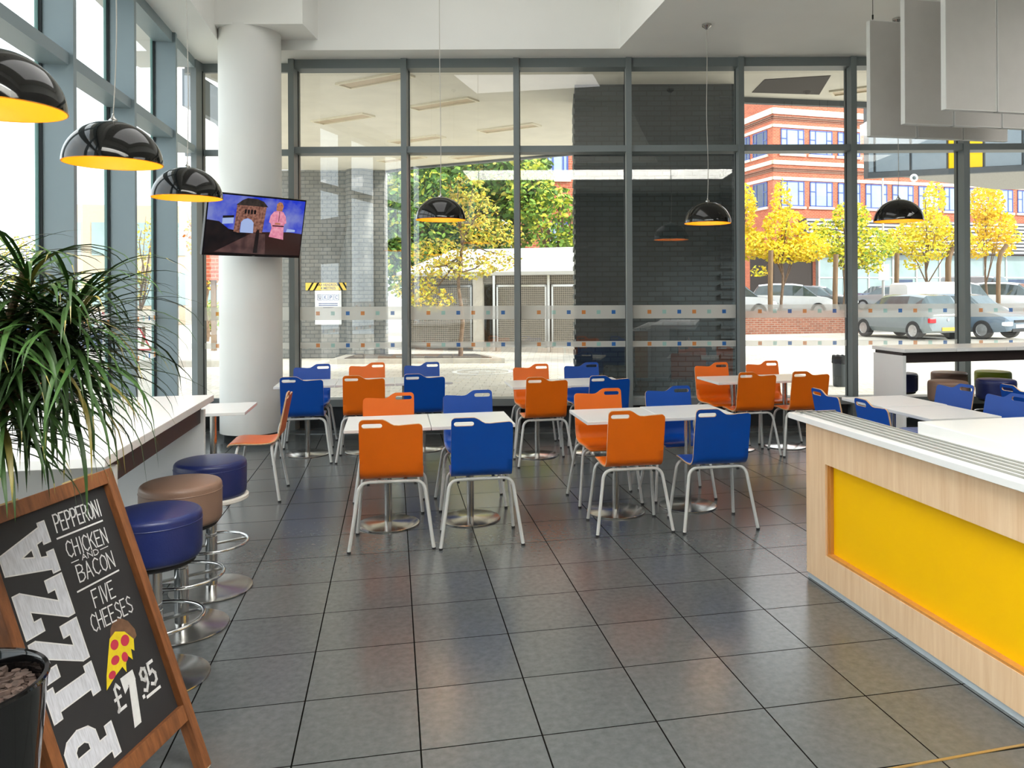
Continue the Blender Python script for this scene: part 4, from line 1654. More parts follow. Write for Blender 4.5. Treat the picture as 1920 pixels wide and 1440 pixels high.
# recessed linear soffit lights
ang = math.radians(-30)
for i, (x, y, lb) in enumerate(((-2.64, 11.46, 'nearest the glass, above the grey wall'), (-3.80, 14.0, 'left of the first window mullion from the column'), (-1.87, 12.92, 'crossed by the pendant cord left of the pier'),
                                (-0.90, 14.87, 'between that pendant cord and the dark brick pier'), (-2.83, 15.93, 'just above the window transom, left of the pendant cord'),
                                (-1.85, 17.90, 'below the transom near the far canopy edge'), (-3.6, 18.3, 'farthest left, near the grey block wall'), (4.85, 12.05, 'right of the dark soffit patch, over the red brick building'))):
    t = thing('soffit_light', 'canopy strip light ' + lb, 'light fitting', (x, y, 4.75), ang, 'canopy strip lights')
    mb = MB()
    for (xa, ya, xb, yb) in ((-0.63, -0.16, 0.63, -0.125), (-0.63, 0.125, 0.63, 0.16), (-0.63, -0.125, -0.595, 0.125), (0.595, -0.125, 0.63, 0.125)):
        mb.box(xa, ya, -0.028, xb, yb, 0.0)
    mb.build('frame', M['soffit_frame'], t)
    mb = MB()
    mb.box(-0.595, -0.125, -0.008, 0.595, 0.125, 0.0)
    mb.build('diffuser', M['soffit_light'], t)

# dark glazed brick pier with toothed corners
b = MB()
b.box(0.275, 11.8, 0.0, 2.66, 13.0, 4.755)
n = int(4.7 / 0.15)
for k in range(n):
    z = 0.04 + k * 0.15
    b.box(0.255, 11.78, z, 0.50, 12.9, z + 0.07)
    b.box(2.44, 11.78, z, 2.68, 12.9, z + 0.07)
struct(b.build('pillar', M['dark_brick']))
# grey block wall with two signs
b = MB()
b.box(-7.3, 20.0, 0.0, -4.38, 20.4, 4.76)
b.lathe([(0.35, 0.0), (0.35, 4.74)], 32, c=(-5.0, 20.05, 0))
struct(b.build('wall_outside', M['grey_brick']))
ws = thing('headroom_sign', 'yellow and black striped headroom sign on the grey block wall', 'sign', (-5.80, 19.98, 1.71))
mb = MB()
mb.box(-0.57, -0.02, 0.0, 0.57, 0.0, 0.19)
mb.build('plate', M['sign_yellow'], ws)
mb = MB()
for s in (-1, 1):
    for q in (0.33, 0.47):
        pts = [(s * q, 0.0), (s * (q + 0.05), 0.0), (s * (q - 0.06), 0.19), (s * (q - 0.11), 0.19)]
        pts = [(min(max(x, -0.57), 0.57), z) for (x, z) in pts]
        mb.add([(x, -0.0215, z) for (x, z) in pts], [(0, 1, 2, 3)])
        mb.add([(x, -0.0215, z) for (x, z) in pts], [(3, 2, 1, 0)])
mb.build('stripes', M['sign_black'], ws)
mb = MB()
mb.M = Matrix.Rotation(PI / 2, 4, 'X')
text_mesh('MAX HEADROOM', -0.30, 0.105, 0.30, 0.170, mb, 0.0215, bold=0.02)
text_mesh('4 METRES', -0.19, 0.020, 0.19, 0.085, mb, 0.0215, bold=0.02)
mb.build('lettering', M['sign_black'], ws)
ps = thing('parking_sign', 'white parking notice below the striped headroom sign', 'sign', (-5.80, 19.98, 0.84))
mb = MB()
mb.box(-0.335, -0.02, 0.0, 0.335, 0.0, 0.86)
mb.build('plate', M['sign_white'], ps)
mb = MB()
for k in range(4):
    x = -0.27 + k * 0.138
    for (xa, za, xb, zb_) in ((x, 0.62, x + 0.125, 0.63), (x, 0.755, x + 0.125, 0.765), (x, 0.62, x + 0.01, 0.765), (x + 0.115, 0.62, x + 0.125, 0.765)):
        mb.box(xa, -0.022, za, xb, -0.02, zb_)
mb.M = Matrix.Rotation(PI / 2, 4, 'X')
for k, ch in enumerate('UKPC'):
    x = -0.27 + k * 0.138
    text_mesh(ch, x + 0.03, 0.645, x + 0.095, 0.74, mb, 0.0225, bold=0.03)
for (y, w_) in ((0.52, 0.24), (0.475, 0.24), (0.42, 0.12)):
    mb.box(-w_, y, 0.0205, w_, y + 0.022, 0.0215)
mb.build('lettering', M['sign_blue'], ps)

# return of our own facade on the right
b = MB()
fx = lambda X: 16.4 - 0.333 * (X - 6.5)
xs = [6.48, 6.60, 7.25, 7.90, 8.52, 9.17, 9.82, 10.5, 11.2, 12.0]
for i in range(len(xs) - 1):
    xa, xb = xs[i] + 0.025, xs[i + 1] - 0.025
    b.prism([(xa, fx(xa)), (xb, fx(xb)), (xb, fx(xb) + 0.1), (xa, fx(xa) + 0.1)], 4.10, 5.5, 1 if i == 3 else 0)
b.prism([(6.5, fx(6.5) + 0.05), (12, fx(12) + 0.05), (12, fx(12) + 0.3), (6.5, fx(6.5) + 0.3)], 4.0, 5.5, 2)
b.prism([(6.46, fx(6.46) - 0.03), (12, fx(12) - 0.03), (12, fx(12) + 0.1), (6.46, fx(6.46) + 0.1)], 3.98, 4.09, 2)
struct(b.build('trim_7', [M['fascia'], M['yellow'], M['fascia_dark']]))
b = MB()
b.prism([(7.0, 16.25), (12, 14.65), (14, 16.0), (14, 18.3), (10.3, 18.5)], 3.99, 4.10)
struct(b.build('trim_8', M['perf']))
bl = thing('bulkhead_lamp', 'small round bulkhead lamp under the blue-grey fascia', 'lamp', (7.27, 16.08, 3.93))
mb = MB()
mb.M = Matrix.Rotation(PI / 2, 4, 'X')
mb.lathe([(0.05, 0.0), (0.078, 0.01), (0.08, 0.03), (0.055, 0.04)], 28)
mb.build('ring', M['sign_white'], bl, smooth=True)
mb = MB()
mb.M = Matrix.Rotation(PI / 2, 4, 'X')
mb.lathe([(0.0001, 0.05), (0.03, 0.047), (0.05, 0.034)], 24)
mb.build('lens', M['car_glass'], bl, smooth=True)
mb = MB()
mb.box(-0.03, -0.0, 0.0, 0.03, 0.03, 0.09)
mb.build('bracket', M['fascia_dark'], bl)

# white ring painted on the paving
b = MB()
vs = []
fs = []
for k in range(48):
    a = 2 * PI * k / 48
    vs += [(-1.56 + 0.54 * math.cos(a), 16.45 + 0.54 * math.sin(a), -0.008), (-1.56 + 0.64 * math.cos(a), 16.45 + 0.64 * math.sin(a), -0.008)]
for k in range(48):
    q = (k + 1) % 48
    fs.append((2 * k, 2 * k + 1, 2 * q + 1, 2 * q))
b.add(vs, fs)
for (x, y, w_, h_) in ((-1.75, 16.35, 0.22, 0.10), (-1.40, 16.5, 0.2, 0.12), (-1.58, 16.6, 0.3, 0.07)):
    b.box(x - w_ / 2, y - h_ / 2, -0.011, x + w_ / 2, y + h_ / 2, -0.008)
struct(b.build('road_markings', M['white_line']))

# ================================================================== OUTSIDE: mesh store, planter, bin
ms = thing('mesh_store', 'galvanised mesh store with gates and a white sloping roof across the forecourt', 'shed', (-4.4, 22.80, 0), math.atan2(21.08 - 22.80, 0.9 + 4.4))
Lm = 7.2
mb = MB()
mb.add([(-0.2, -0.15, 2.10), (Lm, -0.15, 2.10), (Lm, 3.6, 2.95), (-0.2, 3.6, 2.95), (-0.2, -0.15, 2.20), (Lm, -0.15, 2.20), (Lm, 3.6, 3.05), (-0.2, 3.6, 3.05)], [(0, 3, 2, 1), (4, 5, 6, 7), (0, 1, 5, 4), (1, 2, 6, 5), (2, 3, 7, 6), (3, 0, 4, 7)])
mb.build('roof', M['canvas'], ms)
mb = MB()
mb.box(-0.1, 0.0, 1.86, Lm, 0.02, 2.10)
mb.build('mesh_header', M['mesh'], ms)
mb = MB()
mb.box(-0.1, 3.3, 0.0, Lm, 3.5, 2.8)
mb.box(-0.1, 0.4, 0.0, 0.0, 3.3, 2.2)
mb.build('rear_wall', M['soil'], ms)
for x in (0.0, 2.15, 2.75, 4.35, 5.25, 6.6):
    mb = MB()
    w_ = 0.30 if abs(x - 2.15) < 0.01 else 0.07
    mb.box(x, -0.04, 0.0, x + w_, 0.06, 2.10)
    mb.build('post', M['concrete'] if w_ > 0.1 else M['steel'], ms)
for (xa, xb) in ((0.1, 2.1), (2.85, 4.32), (4.46, 5.2), (5.36, 6.55)):
    mb = MB()
    for (x0_, z0_, x1_, z1_) in ((xa, 0.12, xb, 0.18), (xa, 1.78, xb, 1.84), (xa, 0.12, xa + 0.05, 1.84), (xb - 0.05, 0.12, xb, 1.84)):
        mb.box(x0_, -0.01, z0_, x1_, 0.03, z1_)
    g = mb.build('gate', M['steel'], ms)
    mb = MB()
    mb.box(xa + 0.05, 0.005, 0.18, xb - 0.05, 0.015, 1.78)
    mb.build('mesh_infill', M['mesh'], g)

pk = thing('tree_planter', 'low concrete planter kerb around the street tree', 'planter', (0, 0, 0))
mb = MB()
mb.prism([(-5.3, 18.32), (-1.23, 18.36), (-1.92, 19.75), (-5.3, 19.75)], -0.012, 0.10)
mb.build('kerb', M['kerb'], pk)
mb = MB()
mb.prism([(-5.0, 18.50), (-1.55, 18.52), (-2.05, 19.6), (-5.0, 19.6)], 0.10, 0.115)
mb.build('soil', M['soil'], pk)

bn = thing('litter_bin', 'small dark litter bin with a black liner on the sunny paving', 'bin', (4.90, 13.67, -0.01))
mb = MB()
mb.lathe([(0.115, 0.0), (0.125, 0.02), (0.135, 0.50), (0.138, 0.52)], 20)
mb.build('body', M['fascia_dark'], bn, smooth=True)
mb = MB()
pr = [(0.142, 0.40), (0.146, 0.47), (0.142, 0.53), (0.12, 0.535), (0.11, 0.50), (0.0001, 0.46)]
mb.lathe(pr, 20)
for i, v in enumerate(mb.v):
    mb.v[i] = Vector((v.x * (1 + 0.05 * math.sin(i * 2.3)), v.y * (1 + 0.05 * math.cos(i * 1.7)), v.z + 0.012 * math.sin(i * 3.1)))
mb.build('liner', M['tyre'], bn, smooth=True)

# ================================================================== OUTSIDE: buildings
BB = thing('brick_building', 'large red brick building with white stone bands and blue windows across the car park', 'building', (15.9, 58.0, 0.0), math.atan2(0.29, 0.957))
# local x along the right face, y into the building
mb = MB()
mb.box(0, 0, 0, 46, 30, 18.5)
mb.build('wall', M['red_brick'], BB)
for nm, z0_, z1_, out_ in (('stone_band', 14.60, 15.05, 0.10), ('stone_band', 13.64, 13.86, 0.07), ('stone_band', 10.90, 11.20, 0.10), ('stone_band', 9.76, 10.0, 0.07)):
    mb = MB()
    mb.box(-out_, -out_, z0_, 46, 0.02, z1_)
    mb.box(-out_, -out_, z0_, 0.02, 30, z1_)
    mb.build(nm, M['stone'], BB)
for z0_ in (14.25, 10.45):
    mb = MB()
    for k, d_ in enumerate((0.05, 0.09, 0.13)):
        mb.box(-d_, -d_, z0_ - 0.10 + k * 0.12, 46, 0.02, z0_ - 0.02 + k * 0.12)
        mb.box(-d_, -d_, z0_ - 0.10 + k * 0.12, 0.02, 30, z0_ - 0.02 + k * 0.12)
    mb.build('cornice', M['low_brick'], BB)


def bwindow(parent, x, z0_, w_, h_, face, dark):
    """face 0: right face (along x); face 1: left face (along y)"""
    def bx(mb, xa, d0, za, xb, d1, zb_):
        if face == 0:
            mb.box(xa, d0, za, xb, d1, zb_)
        else:
            mb.box(d0, xa, za, d1, xb, zb_)
    mb = MB()
    f_ = 0.075
    for (xa, za, xb, zb_) in ((x, z0_, x + w_, z0_ + f_), (x, z0_ + h_ - f_, x + w_, z0_ + h_), (x, z0_, x + f_, z0_ + h_), (x + w_ - f_, z0_, x + w_, z0_ + h_),
                              (x + w_ * 0.24, z0_, x + w_ * 0.24 + f_, z0_ + h_), (x + w_ * 0.73, z0_, x + w_ * 0.73 + f_, z0_ + h_),
                              (x, z0_ + h_ * 0.58, x + w_ * 0.26, z0_ + h_ * 0.62), (x + w_ * 0.74, z0_ + h_ * 0.58, x + w_, z0_ + h_ * 0.62)):
        bx(mb, xa, -0.05, za, xb, 0.0, zb_)
    wf = mb.build('window', M['blue_sash'], parent)
    mb = MB()
    bx(mb, x + 0.03, -0.022, z0_ + 0.03, x + w_ - 0.03, -0.004, z0_ + h_ - 0.03)
    if not dark:
        for k in range(1, 7):
            bx(mb, x + 0.03, -0.026, z0_ + h_ * k / 7, x + w_ - 0.03, -0.02, z0_ + h_ * k / 7 + 0.03)
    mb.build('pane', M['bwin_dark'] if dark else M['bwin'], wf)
    mb = MB()
    bx(mb, x - 0.12, -0.12, z0_ - 0.20, x + w_ + 0.12, 0.0, z0_ - 0.02)
    mb.build('sill', M['stone'], wf)


for r_, (z0_, h_) in enumerate(((7.86, 1.84), (11.75, 1.80))):
    for k in range(12):
        bwindow(BB, 0.66 + k * 2.46, z0_, 1.98, h_, 0, False)
    for k in range(5):
        bwindow(BB, 0.75 + k * 2.46, z0_, 1.98, h_, 1, True)
mb = MB()
mb.box(2.2, -0.9, 4.35, 46, 0.0, 6.9)
for k in range(9):
    mb.box(2.2, -1.0, 4.45 + k * 0.28, 46, -0.88, 4.60 + k * 0.28, 1)
mb.build('louvred_canopy', [M['louvre_gap'], M['louvre']], BB)
mb = MB()
mb.box(3.6, -0.3, 0.4, 46, 0.0, 4.3)
for k in range(20):
    mb.box(3.6 + k * 2.2, -0.36, 0.4, 3.72 + k * 2.2, -0.3, 4.3, 1)
mb.box(3.6, -0.36, 2.5, 46, -0.3, 2.6, 1)
for k in (3, 5, 6, 8, 9, 12):
    mb.box(3.9 + k * 2.2, -0.33, 1.2, 5.5 + k * 2.2, -0.3, 2.4, 2)
mb.build('shopfront', [M['shopfront'], M['canvas'], M['bwin_dark']], BB)
mb = MB()
mb.box(-0.05, -0.06, 0.4, 3.3, 0.0, 4.4)
mb.box(-0.06, -0.06, 0.4, 0.0, 3.2, 4.4)
mb.build('entrance', M['void_shade'], BB)  # flat boxes with the shade of the entrance put into their colour

BH = thing('brick_house', 'red brick building with blue windows behind the green trees, left of the dark pier', 'building', (-1.6, 37.0, 0.0), 0.1)
mb = MB()
mb.box(0, 0, 0, 8.6, 8, 13)
mb.build('wall', M['red_brick'], BH)
for (x, z0_, h_) in ((1.15, 7.0, 1.9), (1.15, 3.2, 1.7), (3.2, 7.0, 1.9), (3.2, 3.2, 1.7), (5.2, 7.0, 1.9)):
    bwindow(BH, x, z0_, 1.0, h_, 0, False)

OB = thing('office_building', 'pale office building with greenish windows beyond the left glazing', 'building', (-26.0, 40.0, 0.0), 0.2)
mb = MB()
mb.box(0, 0, 0, 9, 8, 6.2)
mb.build('wall', M['soffit_light'], OB)
for k in range(5):
    for z0_ in (1.0, 3.6):
        mb = MB()
        mb.box(0.5 + k * 1.7, -0.05, z0_, 1.7 + k * 1.7, 0.0, z0_ + 1.7)
        mb.build('window', M['shopfront'], OB)

GB = thing('gate_lodge', 'small red brick lodge on timber posts left of the round column', 'building', (-10.35, 22.5, 0.0), 0.0)
mb = MB()
mb.box(0, 0, 2.02, 1.6, 1.2, 3.4)
mb.build('wall', M['red_brick'], GB)
for x in (0.42, 0.75, 1.3):
    mb = MB()
    mb.box(x, 0.1, 0, x + 0.12, 0.22, 2.02)
    mb.build('post', M['timber'], GB)
b = MB()
b.box(-9.6, 17.8, -0.012, -6.4, 18.2, 0.12)
struct(b.build('kerb', M['kerb']))

b = MB()
b.prism([(2.9, 28.8), (7.07, 29.48), (11.75, 30.25), (11.70, 30.55), (7.02, 29.78), (2.85, 29.1)], -0.012, 0.86)
struct(b.build('wall_low', M['low_brick']))

# ================================================================== OUTSIDE: vehicles
def car(name, label, paint, pos, heading, spec, z=0.0, plate=None, lights=True, cat='car'):
    """spec: stations (x from rear, z sill, z belt, z roof, half width, half roof width)"""
    t = thing(name, label, cat, (pos[0], pos[1], z), heading)
    st = spec
    L0 = (st[0][0] + st[-1][0]) / 2
    rings = []
    for (x, zs, zb_, zr, w, wr) in st:
        x -= L0
        rings.append([(x, -w * 0.86, zs), (x, -w, zs + 0.16), (x, -w, zb_ - 0.12), (x, -w * 0.95, zb_), (x, -wr, max(zr - 0.07, zb_ + 0.01)), (x, -wr * 0.82, max(zr, zb_ + 0.015)),
                      (x, wr * 0.82, max(zr, zb_ + 0.015)), (x, wr, max(zr - 0.07, zb_ + 0.01)), (x, w * 0.95, zb_), (x, w, zb_ - 0.12), (x, w, zs + 0.16), (x, w * 0.86, zs)])
    mb = MB()
    mg = MB()
    n = 12
    vs = [p for r in rings for p in r]
    body, gl = [], []
    for i in range(len(rings) - 1):
        a, c = st[i], st[i + 1]
        ga, gc = a[3] - a[2] > 0.25, c[3] - c[2] > 0.25
        for j in range(n):
            q = (i * n + j, i * n + (j + 1) % n, (i + 1) * n + (j + 1) % n, (i + 1) * n + j)
            side = j in (3, 7)
            screen = j in (3, 4, 5, 6, 7) and (ga != gc)
            if (side and ga and gc and len(a) and not (name == 'van' and c[0] < st[-1][0] - 1.55)) or (screen and not (name == 'van' and i < 2)):
                gl.append(q)
            else:
                body.append(q)
    body.append(tuple(range(n)))
    body.append(tuple(range(len(vs) - 1, len(vs) - n - 1, -1)))
    mb.add(vs, body)
    mg.add(vs, gl)
    o = mb.build('body', M[paint], t, smooth='all')
    bm = bmesh.new()
    bm.from_mesh(o.data)
    bmesh.ops.recalc_face_normals(bm, faces=bm.faces)
    bm.to_mesh(o.data)
    bm.free()
    o.data.set_sharp_from_angle(angle=math.radians(35))
    mg.build('windows', M['car_glass'], t)
    half = st[len(st) // 2][4]
    Lr, Lf = st[0][0] - L0, st[-1][0] - L0
    for x in (Lr + 0.62, Lf - 0.78):
        for s in (-1, 1):
            mb = MB()
            mb.M = Matrix.Translation((x, s * (half - 0.10), 0.31)) @ Matrix.Rotation(PI / 2 * -s, 4, 'X')
            mb.lathe([(0.19, -0.1), (0.31, -0.1), (0.315, -0.06), (0.315, 0.09), (0.30, 0.115), (0.205, 0.118), (0.195, 0.06), (0.0001, 0.06)], 28)
            wh = mb.build('wheel', M['tyre'], t, smooth=True)
            mb = MB()
            mb.M = Matrix.Translation((x, s * (half - 0.10), 0.31)) @ Matrix.Rotation(PI / 2 * -s, 4, 'X')
            mb.lathe([(0.20, 0.10), (0.19, 0.112), (0.17, 0.09)], 28)
            for k in range(8):
                c_, s_ = math.cos(PI * k / 4), math.sin(PI * k / 4)
                mb.add([(0.03 * -s_, 0.03 * c_, 0.112), (0.19 * c_ - 0.025 * s_, 0.19 * s_ + 0.025 * c_, 0.108), (0.19 * c_ + 0.025 * s_, 0.19 * s_ - 0.025 * c_, 0.108), (0.03 * s_, -0.03 * c_, 0.112)], [(3, 2, 1, 0)])
            mb.lathe([(0.05, 0.105), (0.05, 0.118), (0.0001, 0.12)], 16)
            mb.build('rim', M['alloy'], wh)
    if lights:
        zl = st[0][2] - 0.13
        for s in (-1, 1):
            mb = MB()
            mb.cbox((Lr + 0.03, s * (half - 0.20), zl), (0.16, 0.26, 0.15))
            mb.build('tail_light', M['red_lens'], t, bevel=0.02)
            mb = MB()
            mb.cbox((Lf - 0.10, s * (half - 0.26), st[-1][2] - 0.10), (0.26, 0.32, 0.14))
            mb.build('headlight', M['clear_lens'], t, bevel=0.03)
        mb = MB()
        mb.cbox((Lr - 0.008, 0, zl - 0.28), (0.02, 0.50, 0.11))
        mb.build('rear_plate', M['plate_y'], t)
        mb = MB()
        mb.cbox((Lf + 0.005, 0, 0.44), (0.02, 0.50, 0.11))
        mb.build('front_plate', M['plate_w'], t)
        mb = MB()
        mb.cbox((Lf - 0.0, 0, 0.60), (0.05, 0.66, 0.08))
        mb.cbox((Lf - 0.0, 0, 0.31), (0.05, 0.9, 0.10))
        mb.build('grille', M['tyre'], t)
        mb = MB()
        for k in range(14):
            a, c_ = 2 * PI * k / 14, 2 * PI * (k + 1) / 14
            mb.add([(Lr - 0.012, 0, zl + 0.02), (Lr - 0.012, 0.045 * math.cos(a), zl + 0.02 + 0.045 * math.sin(a)), (Lr - 0.012, 0.045 * math.cos(c_), zl + 0.02 + 0.045 * math.sin(c_))], [(2, 1, 0)])
        mb.build('badge', M['alloy'], t)
    return t


HATCH = [(0, .32, .78, .80, .74, .60), (.06, .26, .90, .92, .80, .62), (.14, .24, .95, 1.02, .83, .62), (.42, .22, .97, 1.44, .84, .58), (1.0, .22, .96, 1.50, .85, .60), (1.9, .22, .93, 1.49, .85, .60),
         (2.35, .22, .92, 1.43, .85, .58), (2.95, .22, .90, .93, .84, .62), (3.4, .24, .84, .86, .82, .62), (3.68, .27, .72, .74, .72, .55), (3.76, .32, .62, .64, .60, .45)]
SALOON = [(0, .34, .86, .88, .74, .60), (.1, .26, .94, .97, .82, .64), (.75, .22, .97, 1.0, .85, .62), (1.25, .22, .96, 1.38, .86, .57), (2.0, .22, .94, 1.43, .86, .58), (2.7, .22, .92, 1.36, .86, .56),
          (3.3, .22, .90, .93, .85, .62), (3.9, .24, .84, .86, .82, .62), (4.25, .27, .72, .74, .70, .5), (4.33, .32, .62, .64, .58, .4)]
VAN = [(0, .36, 1.05, 1.84, .84, .72), (.06, .3, 1.08, 1.92, .87, .74), (1.2, .26, 1.10, 1.95, .89, .76), (2.6, .26, 1.08, 1.94, .89, .75), (3.0, .26, 1.06, 1.86, .89, .72), (3.65, .26, 1.0, 1.06, .88, .70), (4.1, .28, .90, .93, .82, .6), (4.3, .34, .74, .76, .7, .5)]


def hd(dx, dy):
    return math.atan2(dy, dx)


car('hatchback', 'silver hatchback seen from behind right of the brick low wall', 'car_silver', (11.97, 27.13), hd(-0.31, 0.95), HATCH)
car('hatchback', 'blue-grey car facing us at the right edge, nose towards the paving', 'car_blue_grey', (14.15, 27.35), hd(0.50, -0.87), HATCH)
car('van', 'white delivery van parked side-on behind the silver hatchback', 'car_white', (16.0, 32.2), hd(1, 0.06), VAN, 0.0, cat='van')
car('hatchback', 'white hatchback parked behind the low brick wall, left of the second autumn tree', 'car_white', (10.75, 36.2), hd(0.97, -0.25), HATCH, 0.45)
car('hatchback', 'white car half hidden beside the dark pier behind the low brick wall', 'car_white', (7.75, 34.8), hd(0.97, -0.25), HATCH, 0.45)
car('saloon', 'dark car between the white hatchback and the white saloon', 'car_dark', (12.75, 40.0), hd(0.9, -0.45), SALOON, 0.45)
car('saloon', 'white saloon behind the timber post, seen past the dark car', 'car_white', (14.6, 44.6), hd(0.97, -0.25), SALOON, 0.45)
car('saloon', 'dark grey saloon with red tail lights left of the white van', 'car_grey', (19.2, 45.2), hd(-0.75, 0.66), SALOON, 0.45)
car('saloon', 'navy car almost hidden behind the white van roof', 'car_navy', (20.6, 49.0), hd(1, 0.1), SALOON, 0.45)
car('hatchback', 'dark car behind the propped timber post', 'car_dark', (22.6, 45.0), hd(0.5, -0.86), HATCH, 0.52)
car('van', 'grey van behind the rightmost autumn tree', 'car_grey', (24.6, 45.5), hd(0.6, -0.8), VAN, 0.45, cat='van')
car('hatchback', 'white car behind the white van at the right edge of the view', 'car_white', (20.2, 35.2), hd(0.7, -0.7), HATCH, 0.45)
car('saloon', 'dark grey saloon with red lights at the right edge of the car park', 'car_dark', (28.2, 47.0), hd(-0.8, 0.6), SALOON, 0.45)


# ================================================================== OUTSIDE: trees and street furniture
def blob_points(rnd_, blobs, n):
    vol = [b_[3] * b_[4] * b_[5] for b_ in blobs]
    for _ in range(n):
        b_ = rnd_.choices(blobs, vol)[0]
        while True:
            v = Vector((rnd_.uniform(-1, 1), rnd_.uniform(-1, 1), rnd_.uniform(-1, 1)))
            if v.length <= 1:
                break
        if v.length > 1e-3:
            v = v * (v.length ** -0.35)
        yield Vector((b_[0] + v.x * b_[3], b_[1] + v.y * b_[4], b_[2] + v.z * b_[5]))


def tree(name, label, pos, trunk, blobs, n, size, mats, seed, group='autumn trees along the car park', z=0.0, branches=9, cat='tree'):
    rnd_ = random.Random(seed)
    t = thing(name, label, cat, (pos[0], pos[1], z), 0, group)
    h, r = trunk
    mb = MB()
    tops = max(b_[2] for b_ in blobs)
    pts = [(0.05 * math.sin(k * 1.3 + seed), 0.05 * math.cos(k * 1.1 + seed), tops * k / 10.0) for k in range(11)]
    pts[0] = (0, 0, 0)
    mb.tube(pts, [r * (1 - 0.08 * k) for k in range(11)], 9)
    for k in range(branches):
        b_ = rnd_.choice(blobs)
        a = Vector(pts[min(10, max(3, int(10 * h / tops) + rnd_.randint(-1, 2)))])
        c = Vector((b_[0], b_[1], b_[2])) + Vector((rnd_.uniform(-.8, .8) * b_[3], rnd_.uniform(-.8, .8) * b_[4], rnd_.uniform(-.3, .8) * b_[5]))
        mid = a.lerp(c, 0.5) + Vector((0, 0, -0.08))
        mb.tube([a, a.lerp(mid, .5), mid, mid.lerp(c, .5), c], [r * .42, r * .36, r * .28, r * .2, r * .1], 6)
    mb.build('trunk', M['tree_bark'], t, smooth=True)
    if n:
        mb = MB()
        for p in blob_points(rnd_, blobs, n):
            s = size * rnd_.uniform(0.6, 1.25)
            q = Matrix.Translation(p) @ Matrix.Rotation(rnd_.random() * 6.28, 4, 'Z') @ Matrix.Rotation(rnd_.uniform(-1.2, 1.2), 4, 'X') @ Matrix.Rotation(rnd_.uniform(-1.2, 1.2), 4, 'Y')
            mb.M = q
            mb.add([(-s, 0, 0), (-s * .3, -s * .55, s * .12), (s * .6, -s * .35, s * .05), (s, 0, -s * .1), (s * .6, s * .35, s * .05), (-s * .3, s * .55, s * .12)], [(0, 1, 2, 3, 4, 5)], rnd_.choices(range(len(mats)), [3, 2, 1][:len(mats)])[0])
        mb.build('foliage', [M[m_] for m_ in mats], t)
    return t


tree('street_tree', 'slim tree with sparse yellow leaves growing in the concrete planter', (-2.33, 18.95), (2.5, 0.06),
     [(0.2, 0, 3.5, 0.75, 0.6, 0.45), (0.75, 0, 2.95, 0.8, 0.6, 0.36), (-0.5, 0, 2.5, 0.9, 0.6, 0.34), (-1.1, 0, 1.75, 0.55, 0.5, 0.5), (0.9, 0, 2.3, 0.6, 0.4, 0.25), (0.0, 0, 2.1, 0.9, 0.6, 0.28), (0.15, 0, 4.0, 0.5, 0.4, 0.35), (-0.7, 0, 1.35, 0.6, 0.5, 0.3)], 3000, 0.052,
     ['lf_olive', 'lf_gold', 'lf_lime'], 5, 'trees beyond the forecourt', z=0.1, branches=14)
tree('green_tree', 'dense green tree behind the white roof of the mesh store, left one', (-5.6, 30.0), (2.0, 0.2), [(0, 0, 4.6, 1.9, 1.6, 2.4), (1.2, 0, 5.6, 1.6, 1.4, 1.8), (-0.6, 0, 3.0, 1.5, 1.2, 1.5)], 6500, 0.14, ['lf_dark', 'lf_green', 'lf_lime'], 6, 'trees beyond the forecourt')
tree('green_tree', 'dense green tree behind the white roof of the mesh store, middle one', (-2.6, 31.0), (2.0, 0.2), [(0, 0, 5.0, 2.0, 1.6, 2.4), (0.9, 0, 6.2, 1.6, 1.4, 1.7), (-0.9, 0, 3.4, 1.5, 1.2, 1.5)], 6500, 0.14, ['lf_dark', 'lf_green', 'lf_olive'], 7, 'trees beyond the forecourt')
tree('green_tree', 'brighter green tree with lime leaves right beside the dark brick pier', (0.1, 29.5), (2.0, 0.16), [(-0.2, 0, 4.2, 1.0, 1.2, 1.45), (-1.1, 0, 5.4, 0.95, 1.0, 1.3), (0.5, 0, 3.2, 0.9, 1.0, 1.0)], 2600, 0.11, ['lf_green', 'lf_lime', 'lf_dark'], 8, 'trees beyond the forecourt')
tree('green_tree', 'dark tree rising behind the other green trees, under the canopy edge', (-6.4, 35.3), (2.5, 0.25), [(0, 0, 5.2, 2.6, 1.8, 2.6), (2.6, 0, 6.4, 2.4, 1.6, 2.4), (-2.6, 0, 4.2, 2.0, 1.6, 2.4)], 6500, 0.18, ['lf_dark', 'lf_green'], 9, 'trees beyond the forecourt')
YL = ['lf_yellow', 'lf_gold', 'lf_lime']
tree('autumn_tree', 'yellow autumn tree nearest the dark pier, half hidden by a window mullion', (7.55, 32.5), (2.6, 0.06), [(0.1, 0, 4.6, 0.6, 0.6, 1.1), (0.25, 0, 3.2, 0.65, 0.6, 0.8)], 1300, 0.085, YL, 21, z=0.4)
tree('autumn_tree', 'pointed bright yellow autumn tree before the brick entrance', (9.0, 31.6), (2.4, 0.07), [(0, 0, 5.0, 0.42, 0.45, 0.9), (0.1, 0, 4.1, 0.85, 0.8, 0.6), (-0.85, 0, 3.3, 0.85, 0.7, 0.55), (1.0, 0, 3.1, 0.95, 0.7, 0.55), (0.1, 0, 3.0, 1.2, 0.8, 0.5), (-0.9, 0, 2.2, 0.4, 0.3, 0.25), (1.1, 0, 3.8, 0.4, 0.4, 0.35)], 3400, 0.085, YL, 22, z=0.2)
